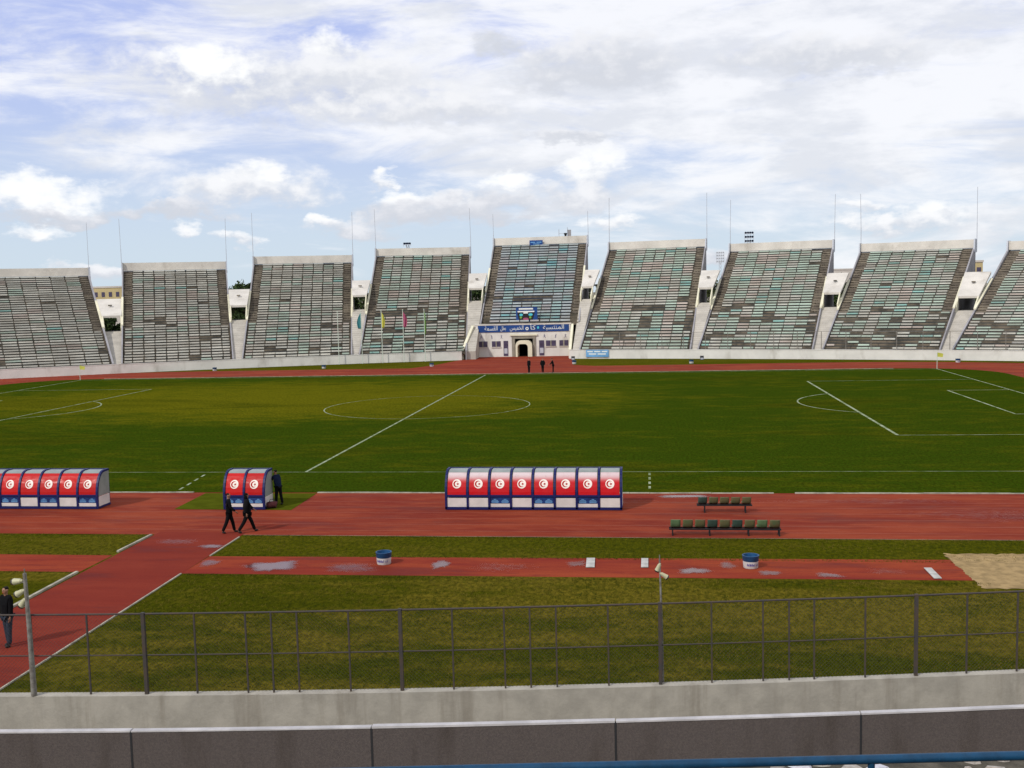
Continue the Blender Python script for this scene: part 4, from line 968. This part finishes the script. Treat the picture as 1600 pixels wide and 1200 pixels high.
while x < 36:
    for s in (1, -1):
        xe = x + s * (zt_f - 1.32)
        a = V(x, FY(x) + .03, 1.32); b = V(xe, FY(xe) + .03, zt_f)
        d = (b - a).normalized(); n1 = V(d.z, 0, -d.x) * rad; n2 = V(0, 1, 0) * rad
        ms.add([a + n1, a - n1 * .5 + n2, a - n1 * .5 - n2, b + n1, b - n1 * .5 + n2, b - n1 * .5 - n2], [(0, 1, 4, 3), (1, 2, 5, 4), (2, 0, 3, 5)])
    x += sp_
ms.build('wire_mesh', M['wire'], fn)
struct('moat_floor', MB().poly([(x, Wn(x) - .2) for x in range(-40, 61, 4)] + [(60, -80), (-40, -80)], 0.0), M['moat'])
def Wp(x): return Wn(x) - 5.1
JT = [-10.9, -6.6, -2.35, 1.9, 6.2, 10.6, 14.84, 19.1, 23.4, 27.7, 32.0, 36.3, 40.6]
pw = empty('stand_parapet', (15, Wp(15), 1.5), 'dark rendered parapet with a white top edge along the front of the near stand', 'wall')
for a, b in zip(JT[:-1], JT[1:]):
    mb = MB(); n = 3
    for i in range(n):
        xa = a + .018 + (b - a - .036) * i / n; xb = a + .018 + (b - a - .036) * (i + 1) / n
        mb.hexa([(xa, Wp(xa) - .09, 0), (xb, Wp(xb) - .09, 0), (xb, Wp(xb), 0), (xa, Wp(xa), 0)], [(xa, Wp(xa) - .09, 2.57), (xb, Wp(xb) - .09, 2.57), (xb, Wp(xb), 2.57), (xa, Wp(xa), 2.57)])
    mb.build('parapet_panel', M['parapet'], pw)
    mb = MB(); dz = random.uniform(-.006, .012)
    for i in range(n):
        xa = a + .01 + (b - a - .02) * i / n; xb = a + .01 + (b - a - .02) * (i + 1) / n
        mb.hexa([(xa, Wp(xa) - .10, 2.573), (xb, Wp(xb) - .10, 2.573), (xb, Wp(xb) + .02, 2.573), (xa, Wp(xa) + .02, 2.573)], [(xa, Wp(xa) - .098, 2.60 + dz), (xb, Wp(xb) - .098, 2.60 + dz), (xb, Wp(xb) + .015, 2.60 + dz), (xa, Wp(xa) + .015, 2.60 + dz)])
    mb.build('coping', M['coping'], pw)
for a in JT[1:-1]:
    MB().hexa([(a - .02, Wp(a) - .093, 0), (a + .02, Wp(a) - .093, 0), (a + .02, Wp(a) - .01, 0), (a - .02, Wp(a) - .01, 0)], [(a - .02, Wp(a) - .093, 2.565), (a + .02, Wp(a) - .093, 2.565), (a + .02, Wp(a) - .01, 2.565), (a - .02, Wp(a) - .01, 2.565)]).build('joint', M['dark'], pw)
# the near stand the viewer sits on
ns = empty('near_stand', (20, -80, 0), 'concrete steps of the near stand below the viewer, mostly out of frame', 'grandstand')
mb = MB()
def stepx(y0, y1, z): mb.box(-12, 46, y1, y0, 0, z)
mb.poly([(x, Wp(x) - .095, 1.65) for x in range(-12, 47, 2)] + [(46, -79.2, 1.65), (-12, -79.2, 1.65)])
y, z = -79.2, 1.65
for i in range(7): z += .40; mb.box(-12, 46, y - .9, y, 0, z); y -= .9
mb.build('lower_steps', M['concrete'], ns)
mb = MB(); mb.box(-12, 46, -87.6, -85.55, 0, 6.2)
z = 6.2; y = -87.6
for i in range(8): z += .32; mb.box(-12, 46, y - .9, y, 0, z); y -= .9
mb.build('upper_steps', M['concrete'], ns)
mb = MB(); la = Vector((14, -86.02)); lb = Vector((40, -82.4)); dl = (lb - la).normalized(); nl = Vector((-dl.y, dl.x))
def rl(s, o): p = Vector((17.55, -86.29)) + (Vector((21.95, -85.70)) - Vector((17.55, -86.29))).normalized() * s + nl * o; return p
RD = (Vector((21.95, -85.70)) - Vector((17.55, -86.29))).normalized(); RN = Vector((-RD.y, RD.x))
def rp(s, o, z): p = Vector((17.55, -86.29)) + RD * s + RN * o; return V(p.x, p.y, z)
mb.hexa([rp(2.6, -.5, 5.8), rp(9, -.5, 5.8), rp(9, .66, 5.8), rp(2.6, .66, 5.8)], [rp(2.6, -.5, 7.10), rp(9, -.5, 7.10), rp(9, .66, 7.10), rp(2.6, .66, 7.10)])
mb.build('ledge', M['ledge_dark'], ns)
rr_ = random.Random(11)
for k in range(46):
    s_ = rr_.uniform(2.7, 7.5); o_ = rr_.uniform(.30, .62); sz = rr_.uniform(.015, .06); z0 = 7.10
    c = rp(s_, o_, z0); mb = MB(); n = 8; pts = []
    hgt_ = sz * rr_.uniform(.35, .7); ph = rr_.uniform(0, 6)
    ringb = []; ringt = []
    for i in range(n):
        a = 2 * math.pi * i / n; q_ = sz * rr_.uniform(.7, 1.25)
        ringb.append(c + V(q_ * 1.5 * math.cos(a), q_ * math.sin(a), 0)); ringt.append(c + V(q_ * 1.1 * math.cos(a + .2), q_ * .7 * math.sin(a + .2), hgt_ * rr_.uniform(.7, 1.2)))
    mb.add(ringb + ringt + [c + V(0, 0, hgt_ * 1.1)], [(i, (i + 1) % n, n + (i + 1) % n, n + i) for i in range(n)] + [(n + i, n + (i + 1) % n, 2 * n) for i in range(n)])
    wh = k % 4 == 0
    o = mb.build('paper_scrap' if wh else 'stone', M['litter'] if wh else M['rubble'])
    tag(o, ('crumpled white paper scrap on the dark ledge below the blue rail' if wh else 'small broken stone on the dark ledge below the blue rail'), 'scrap' if wh else 'stone', 'paper scraps on the ledge' if wh else 'loose stones on the ledge')
br_o = empty('blue_handrail', rp(3, 0, 7.0), 'thick blue painted steel handrail at the bottom edge of the view', 'handrail')
mb = MB(); mb.tube([rp(s_, 0, 7.376) for s_ in (-8, -4, 0, 4, 8, 14)], .027, 16); mb.build('rail', M['railblue'], br_o, smooth=True)
for s_ in (-6.1, -3.6, -1.1, 1.35, 3.53, 6.0, 8.5):
    zf = 7.10 if s_ > 2.6 else 6.2
    MB().tube([rp(s_, 0, zf), rp(s_, 0, 7.36)], .021, 12).build('post', M['railblue'], br_o, smooth=True)

# ------------------------------------------------------------------ small lamp poles on the near wall
def lamp_pole(x, y, ztop, r0, heads, lab, zb=1.3, hs=1.0):
    r = empty('lamp_pole', (x, y, zb), lab, 'lamp pole', 'lamp poles on the near wall')
    MB().tube([(x, y, zb), (x - .01, y, zb + (ztop - zb) * .5), (x - .04, y, ztop)], r0, 10, r2=r0 * .6).build('pole', M['galv'], r, smooth=True)
    MB().tube([(x - .04, y, ztop), (x - .04, y, ztop + .1)], .012, 6).build('spike', M['galv'], r)
    for (dx, z, sgn, tl) in heads:
        hx = x - .05 + dx; h = MB()
        g_ = hs; c = V(hx, y, z); d = V(math.cos(tl) * sgn, .15, -math.sin(tl)).normalized()
        h.tube([c - d * .02, c + d * .05 * g_, c + d * .16 * g_, c + d * .20 * g_], .06 * g_, 10, r2=.095 * g_); h.tube([c - d * .02, c - d * .06], .05 * g_, 10, r2=.02)
        hd = h.build('lamp_head', M['lamp'], r, smooth=True)
        MB().tube([c + d * .201 * g_, c + d * .255 * g_], .092 * g_, 10, r2=.085 * g_).build('lamp_glass', M['lampglass'], hd)
        MB().bar((x - .04, y, z - .02), (hx, y, z - .02), .03).build('bracket', M['galv'], r)
lamp_pole(5.86, Wn(5.86) - .19, 4.13, .066, ((-.10, 3.95, -1, .15), (-.06, 3.72, -1, .5), (-.02, 3.52, -1, .9)), 'pale lamp pole with three small floodlights at the left of the fence', hs=.85)
lamp_pole(19.98, Wn(19.98) + .02, 4.12, .032, ((-.0, 3.98, -1, 1.2), (.06, 3.78, 1, .6)), 'slim lamp pole with two small floodlights behind the centre of the fence', 1.3, hs=.62)

# ------------------------------------------------------------------ far floodlight towers
def flood(x, y, h, w, rows, nl_, lab, dens):
    r = empty('floodlight_tower', (x, y, 0), lab, 'floodlight', 'distant floodlight towers')
    mt_ = MB(); s_ = .7
    for sx in (-1, 1):
        for sy in (-1, 1): mt_.bar((x + sx * s_, y + sy * s_, 0), (x + sx * s_ * .6, y + sy * s_ * .6, h), .14)
    for i in range(12):
        za, zb_ = h * i / 12, h * (i + 1) / 12
        mt_.bar((x - s_ * .8, y - s_ * .8, za), (x + s_ * .8, y - s_ * .8, zb_), .09); mt_.bar((x + s_ * .8, y - s_ * .8, za), (x - s_ * .8, y - s_ * .8, zb_), .09)
    mt_.build('lattice_mast', M['mast'], r)
    fr = MB()
    for k in range(rows): fr.bar((x - w / 2, y - 1, h + k * 1.5), (x + w / 2, y - 1, h + k * 1.5), .14)
    for sx in (-1, -.33, .33, 1): fr.bar((x + sx * w / 2, y - 1, h - .6), (x + sx * w / 2, y - 1, h + rows * 1.5 - .8), .12)
    fr.build('lamp_frame', M['mast'], r)
    for k in range(rows):
        for i in range(nl_):
            lx = x - w / 2 + w * (i + .5) / nl_
            l = MB(); l.tube([(lx, y - 1.1, h + k * 1.5 + .45), (lx, y - .6, h + k * 1.5 + .55)], .42, 8, r2=.2); l.build('floodlamp', dens, r)
flood(56.5, 466.7, 22.0, 4.0, 4, 4, 'distant floodlight tower seen in the gap between two blocks right of the entrance', M['mast'])
flood(56.4, 306.3, 25.6, 3.2, 3, 4, 'distant floodlight rack showing above the parapet of a block on the right', M['clothnavy'])
flood(-69.7, 297.8, 28.0, 2.8, 1, 4, 'distant floodlight bar just above the parapet of a block left of the entrance', M['clothnavy'])

# ------------------------------------------------------------------ trees and houses behind the stands
def tree(x, y, h, w, lab, mt_, seed):
    rt = random.Random(seed)
    r = empty('tree', (x, y, 0), lab, 'tree', 'trees behind the stands')
    tr = MB(); top = h * .55
    tr.tube([(x, y, 0), (x + rt.uniform(-.2, .2), y, h * .25), (x + rt.uniform(-.4, .4), y, top)], .28, 8, r2=.14)
    tips = []
    for k in range(7):
        a = rt.uniform(0, 6.28); z0 = h * rt.uniform(.25, .5); e = V(x + w * .35 * math.cos(a), y + w * .35 * math.sin(a), h * rt.uniform(.5, .85))
        tr.tube([(x, y, z0), (V(x, y, z0).lerp(e, .5) + V(0, 0, .3)), e], .11, 6, r2=.03); tips.append(e)
    tr.build('trunk', M['bark'], r)
    lf = MB(); clumps = []
    for k in range(36):
        a = rt.uniform(0, 6.28); q_ = rt.random() ** .5; zz = h * rt.uniform(.30, .95)
        sc_ = math.sin(math.pi * min(1, max(.05, (zz / h - .2) / .85))) ** .6
        clumps.append((V(x + w / 2 * q_ * sc_ * math.cos(a), y + w / 2 * q_ * sc_ * math.sin(a), zz), w * rt.uniform(.09, .19)))
    for c, rad_ in clumps:
        for _ in range(95):
            d = V(rt.gauss(0, 1), rt.gauss(0, 1), rt.gauss(0, .8)); d = d.normalized() * rad_ * rt.random() ** .35
            p = c + d; s_ = rt.uniform(.2, .42); u = V(rt.gauss(0, 1), rt.gauss(0, 1), rt.gauss(0, 1)).normalized(); v = u.cross(V(rt.gauss(0, 1), rt.gauss(0, 1), rt.gauss(0, 1))).normalized()
            lf.add([p - u * s_, p + v * s_ * .6, p + u * s_, p - v * s_ * .6], [(0, 1, 2, 3)])
    lf.build('crown', mt_, r)
def along(px_az, dist):      # world point at azimuth (deg) and distance from the viewer's seat
    return CAM.x + math.sin(R(px_az)) * dist, CAM.y + math.cos(R(px_az)) * dist
TR = [(352, 452, 235, 12.2, 8, 'dark tree top over the sloping wall, second gap from the left', 'leafa'), (383, 452, 240, 13.2, 9, 'dark round tree behind the second gap from the left', 'leafa'),
      (165, 480, 225, 6.6, 5, 'dark bushy tree inside the leftmost opening', 'leafa'),
      (561, 480, 240, 10.6, 9, 'dark tree seen through the opening beside the teal flag', 'leafa'), (742, 460, 240, 11.6, 8, 'dark green tree behind the gap just left of the tallest block', 'leafa'),
      (921, 460, 240, 11.8, 8, 'olive tree behind the gap just right of the tallest block', 'leafb'), (1105, 460, 240, 11.4, 8, 'green tree seen through the opening under the floodlight tower', 'leafb'),
      (1300, 460, 230, 10.2, 9, 'dark tree behind the gap second right of the entrance block', 'leafa'), (1508, 460, 225, 11.6, 5, 'dark tree rising behind the rightmost gap beside a pale house', 'leafa'), (1527, 470, 215, 8.6, 9, 'brownish green tree seen through the rightmost opening', 'leafb'),
      (378, 460, 262, 12.6, 6, 'smaller dark tree further back behind the second gap from the left', 'leafb'), (1310, 430, 300, 13.2, 5, 'far treetop above the sloping wall of the gap second right of the entrance', 'leafa')]
for i, (px, py, dist, h, w_, lab, mm) in enumerate(TR):
    a, _ = px2ang(px, py); x, y = along(a, dist); tree(x, y, h, w_, lab, M[mm], i + 40)
def house(px, dist, w, d, h, lab, mt_, win=True, par=.5, nwin=6):
    a, _ = px2ang(px, 450); x, y = along(a, dist)
    r = empty('house', (x, y, 0), lab, 'house', 'houses behind the stands')
    MB().box(x - w / 2, x + w / 2, y, y + d, 0, h).build('wall', mt_, r)
    MB().box(x - w / 2 - .15, x + w / 2 + .15, y - .15, y + d + .15, h + .003, h + par).build('roof', M['housepale'], r)
    for k in range(nwin):
        for z in (h - 2.6, h - 5.8):
            if z > 0: wx = x - w / 2 + w * (k + .5) / nwin; MB().box(wx - .5, wx + .5, y - .05, y - .003, z, z + 1.4).build('window', M['window'], r)
house(172, 330, 20, 10, 13.6, 'yellow house with flat roof above the leftmost gap', M['house'], nwin=9)
house(182, 262, 6.5, 8, 7.0, 'pinkish low house seen through the leftmost opening', M['housepale'], nwin=0)
house(1523, 280, 3.6, 8, 14.2, 'small cream rooftop house above the rightmost gap', M['house'], nwin=2)
house(1312, 420, 13, 8, 14.8, 'pale distant building just above the gap second right of the entrance', M['housepale'], nwin=4)

# ------------------------------------------------------------------ people
def skin_obj(name, nodes, edges, mt_, parent, root=0, sub=1):
    me = bpy.data.meshes.new(name); me.from_pydata([n[0] for n in nodes], edges, []); me.materials.append(mt_)
    o = bpy.data.objects.new(name, me); col.objects.link(o); o.parent = parent
    md = o.modifiers.new('skin', 'SKIN'); md.use_smooth_shade = True
    if not me.skin_vertices: raise RuntimeError('no skin layer')
    for i, n in enumerate(nodes):
        sv_ = me.skin_vertices[0].data[i]; rr = n[1]; sv_.radius = rr if isinstance(rr, tuple) else (rr, rr); sv_.use_root = (i == root)
    s = o.modifiers.new('sub', 'SUBSURF'); s.levels = sub; s.render_levels = sub
    return o
def person(loc, heading, lab, legs=((0, 0), (0, 0)), arms=((0, 0, .08), (0, 0, .08)), lean=0.0, head=0.0, hgt=1.76, jacket='cloth', trou='cloth', hood=False, pelvis_drop=0.0, group=None, look=0.0, bulk=1.0):
    r = empty('person', loc, lab, 'person', group); r.rotation_euler.z = R(heading); k = hgt / 1.76
    pz = .93 - pelvis_drop
    def T(y, z): return (y * math.cos(lean) + (z) * math.sin(lean), pz + z * math.cos(lean) - y * math.sin(lean))
    def tp(x, y, z): a, b = T(y, z); return V(x, a, b) * k
    sh_z = .50; nodes = []; edges = []
    def N(p, rad, par=None):
        nodes.append((p, rad if isinstance(rad, tuple) else rad)); i = len(nodes) - 1
        if par is not None: edges.append((par, i))
        return i
    pel = N(tp(0, 0, .02), (.10, .08)); wa = N(tp(0, 0, .16), (.10, .07), pel); ch = N(tp(0, .0, .36), (.12, .08), wa); nb = N(tp(0, -.01, .50), (.055, .05), ch)
    nk = N(tp(0, 0, .59), .05, nb)
    def hp(y, z): 
        b = V(0, y * math.cos(head) + z * math.sin(head), z * math.cos(head) - y * math.sin(head)); return tp(0, 0, .60) + b * k
    h1 = N(hp(.01, .07), (.062, .075), nk); h2 = N(hp(.01, .14), (.074, .09), h1); h3 = N(hp(.0, .21), (.058, .07), h2)
    ns_ = N(hp(.105, .115), .011, h2)
    for sx in (-1, 1): N(hp(.0, .125) + V(sx * .085, 0, 0) * k, .012, h2)
    J = {'arms': [], 'legs': []}
    for s_, (sw, bend, out) in zip((-1, 1), arms):
        S0 = tp(s_ * .165, 0, sh_z); up = sw + lean * .6
        d = V(s_ * math.sin(out), math.sin(up) * math.cos(out), -math.cos(up) * math.cos(out)); El = S0 + d * .29 * k
        d2 = V(-s_ * .12 * (bend > .4), math.sin(up + bend), -math.cos(up + bend)).normalized(); Wr = El + d2 * .25 * k; Pm = Wr + d2 * .075 * k
        a0 = N(S0, .045, ch); a1 = N(El, .034, a0); a2 = N(Wr, .024, a1); a3 = N(Pm, (.014, .030), a2)
        for f, (off, ln_) in enumerate(((-.027, .062), (-.009, .075), (.009, .07), (.027, .055))):
            b0 = Pm + V(0, off, 0) * k + d2 * .02 * k; b1 = b0 + (d2 + V(-s_ * .25, 0, 0)).normalized() * ln_ * .55 * k; b2 = b1 + (d2 + V(-s_ * .7, 0, 0)).normalized() * ln_ * .5 * k
            i0 = N(b0, .009, a3); i1 = N(b1, .008, i0); N(b2, .007, i1)
        t0 = Wr + d2 * .03 * k + V(0, .03, 0) * k; i0 = N(t0, .010, a3); N(t0 + (d2 + V(0, .7, 0)).normalized() * .045 * k, .008, i0)
        J['arms'].append((S0, El, Wr))
    for s_, (th, kn) in zip((-1, 1), legs):
        Hp = tp(s_ * .088, 0, -.03); d = V(0, math.sin(th), -math.cos(th)); Kn = Hp + d * .42 * k; d2 = V(0, math.sin(th - kn), -math.cos(th - kn)); An = Kn + d2 * .41 * k
        tl = th - kn; fd = V(0, math.cos(tl * .5), math.sin(tl * .5)); He = An + V(0, -.03, -.035) * k; To = An + fd * .15 * k + V(0, 0, -.045) * k
        l0 = N(Hp, .070, pel); l1 = N(Kn, .045, l0); l2 = N(An, .030, l1); l3 = N(To - fd * .05 * k, (.022, .016), l2)
        J['legs'].append((Hp, Kn, An, To, He))
    # drop so the lower shoe touches the ground
    low = min(min(l[3].z, l[4].z) for l in J['legs']) - .03
    sh = V(0, 0, -low)
    nodes = [(p + sh, tuple(x * k for x in (rd if isinstance(rd, tuple) else (rd, rd)))) for p, rd in nodes]
    skin_obj('body', nodes, edges, M['skin'], r)
    B = bulk
    # jacket
    A = J['arms']; jn = [(tp(0, 0, -.12), (.185 * B, .155 * B)), (tp(0, 0, .14), (.175 * B, .14 * B)), (tp(0, 0, .38), (.205 * B, .15 * B)), (tp(0, -.01, .555), (.085, .08))]; je = [(0, 1), (1, 2), (2, 3)]
    for S0, El, Wr in A:
        n0 = len(jn); jn += [(S0, .088 * B), (El, .068 * B), (Wr, .052)]; je += [(2, n0), (n0, n0 + 1), (n0 + 1, n0 + 2)]
    skin_obj('jacket', [(p + sh, tuple(x * k for x in (rd if isinstance(rd, tuple) else (rd, rd)))) for p, rd in jn], je, M[jacket], r, root=1)
    tn_ = [(tp(0, 0, .02), (.138 * B, .115))]; te = []
    for Hp, Kn, An, To, He in J['legs']:
        n0 = len(tn_); tn_ += [(Hp + V(0, 0, -.02), .108), (Kn, .082), (An + V(0, 0, -.015), .070)]; te += [(0, n0), (n0, n0 + 1), (n0 + 1, n0 + 2)]
    skin_obj('trousers', [(p + sh, tuple(x * k for x in (rd if isinstance(rd, tuple) else (rd, rd)))) for p, rd in tn_], te, M[trou], r)
    for Hp, Kn, An, To, He in J['legs']:
        skin_obj('shoe', [(He + sh, (.052, .046)), ((He + To) / 2 + sh + V(0, 0, .012), (.056, .050)), (To + sh, (.052, .036))], [(0, 1), (1, 2)], M['shoe'], r)
    hr = [(hp(-.02, .10) + sh, (.082 * k, .078 * k)), (hp(-.015, .17) + sh, (.085 * k, .092 * k)), (hp(-.0, .225) + sh, (.068 * k, .08 * k))]
    if hood: hr = [(tp(0, -.04, .50) + sh, (.11, .09)), (hp(-.035, .08) + sh, (.10, .09))] + [(a, (b[0] * 1.2, b[1] * 1.2)) for a, b in hr[1:]]; skin_obj('hood', hr, [(i, i + 1) for i in range(len(hr) - 1)], M[jacket], r)
    else: skin_obj('hair', hr, [(0, 1), (1, 2)], M['hair'], r)
    fc = MB()
    for sx in (-1, 1):
        c = hp(.088, .145) + sh + V(sx * .03, 0, 0) * k; fc.lathe(c - V(0, 0, .008), [(0, 0), (.010, .004), (.010, .012), (0, .016)], 6)
    e_ = MB(); e_.v = fc.v; e_.f = fc.f; e_.c = fc.c; e_.mi = fc.mi
    me = bpy.data.meshes.new('eyes'); me.from_pydata(fc.v, [], fc.f); me.materials.append(M['hair']); o = bpy.data.objects.new('eyes', me); col.objects.link(o); o.parent = r
    c = hp(.092, .062) + sh; me = bpy.data.meshes.new('mouth'); mm = MB().box(c.x - .024, c.x + .024, c.y - .01, c.y + .006, c.z - .005, c.z + .005)
    me.from_pydata(mm.v, [], mm.f); me.materials.append(M['red']); o = bpy.data.objects.new('mouth', me); col.objects.link(o); o.parent = r
    return r
# heading: 0 faces +y (away from the viewer), -90 faces right
person((1.66, -49.15, .004), -70, 'person in black walking right across the track, left of the pair before the small dugout', legs=((.30, .12), (-.28, .18)), arms=((-.25, .3, .12), (.3, .5, .12)), hgt=1.78, hood=False)
person((2.42, -49.0, .004), -62, 'bulky person in long black coat striding right, right of the pair before the small dugout', legs=((.42, .10), (-.40, .22)), arms=((.35, .5, .32), (-.3, .4, .32)), hgt=1.80, bulk=1.28, hood=True)
person((1.72, -43.2, .014), 60, 'person in dark navy clothes leaning at the right end of the small dugout', legs=((.15, .05), (-.15, .1)), arms=((.5, .6, .15), (.3, .9, .2)), lean=.28, hgt=1.74, jacket='clothnavy', bulk=1.1)
person((.80, -63.76, .010), 160, 'person in black jacket and grey jeans at the left edge of the view', legs=((.08, .05), (-.06, .05)), arms=((.05, .15, .14), (-.05, .2, .14)), hgt=1.80, trou='jeans', bulk=1.1)
person((5.05, 36.2, .004), 150, 'leftmost of the three distant people in black standing on the far track', legs=((.05, 0), (-.05, 0)), arms=((0, .1, .06), (0, .1, .06)), hgt=1.78, group='three distant people in black')
person((6.75, 36.1, .004), 175, 'middle of the three distant people in black, hands in pockets, on the far track', legs=((.06, 0), (-.12, 0)), arms=((-.1, .5, .3), (-.1, .5, .3)), hgt=1.76, bulk=1.25, group='three distant people in black')
person((8.05, 36.0, .004), 90, 'rightmost of the three distant people in black, leaning slightly forward on the far track', legs=((.0, 0), (.08, .05)), arms=((.35, .4, .05), (.3, .4, .05)), lean=.2, head=.3, hgt=1.78, group='three distant people in black')
# bag by the small dugout
bg_ = empty('sports_bag', (1.72, -44.05, .014), 'dark maroon bag lying on the mat beside the small dugout', 'bag')
M['maroon'] = mat('maroon_cloth', (0.06, 0.012, 0.014), .9, var=.4, vscale=8)
mb = MB(); mb.tube([(1.50, -44.1, .17), (1.56, -44.1, .19), (1.80, -44.0, .20), (1.90, -43.98, .17)], .16, 12); mb.build('bag_body', M['maroon'], bg_, smooth=True)
MB().tube([(1.58, -44.1, .34), (1.63, -44.1, .46), (1.78, -44.02, .46), (1.84, -44.0, .34)], .018, 6).build('handle', M['black'], bg_)
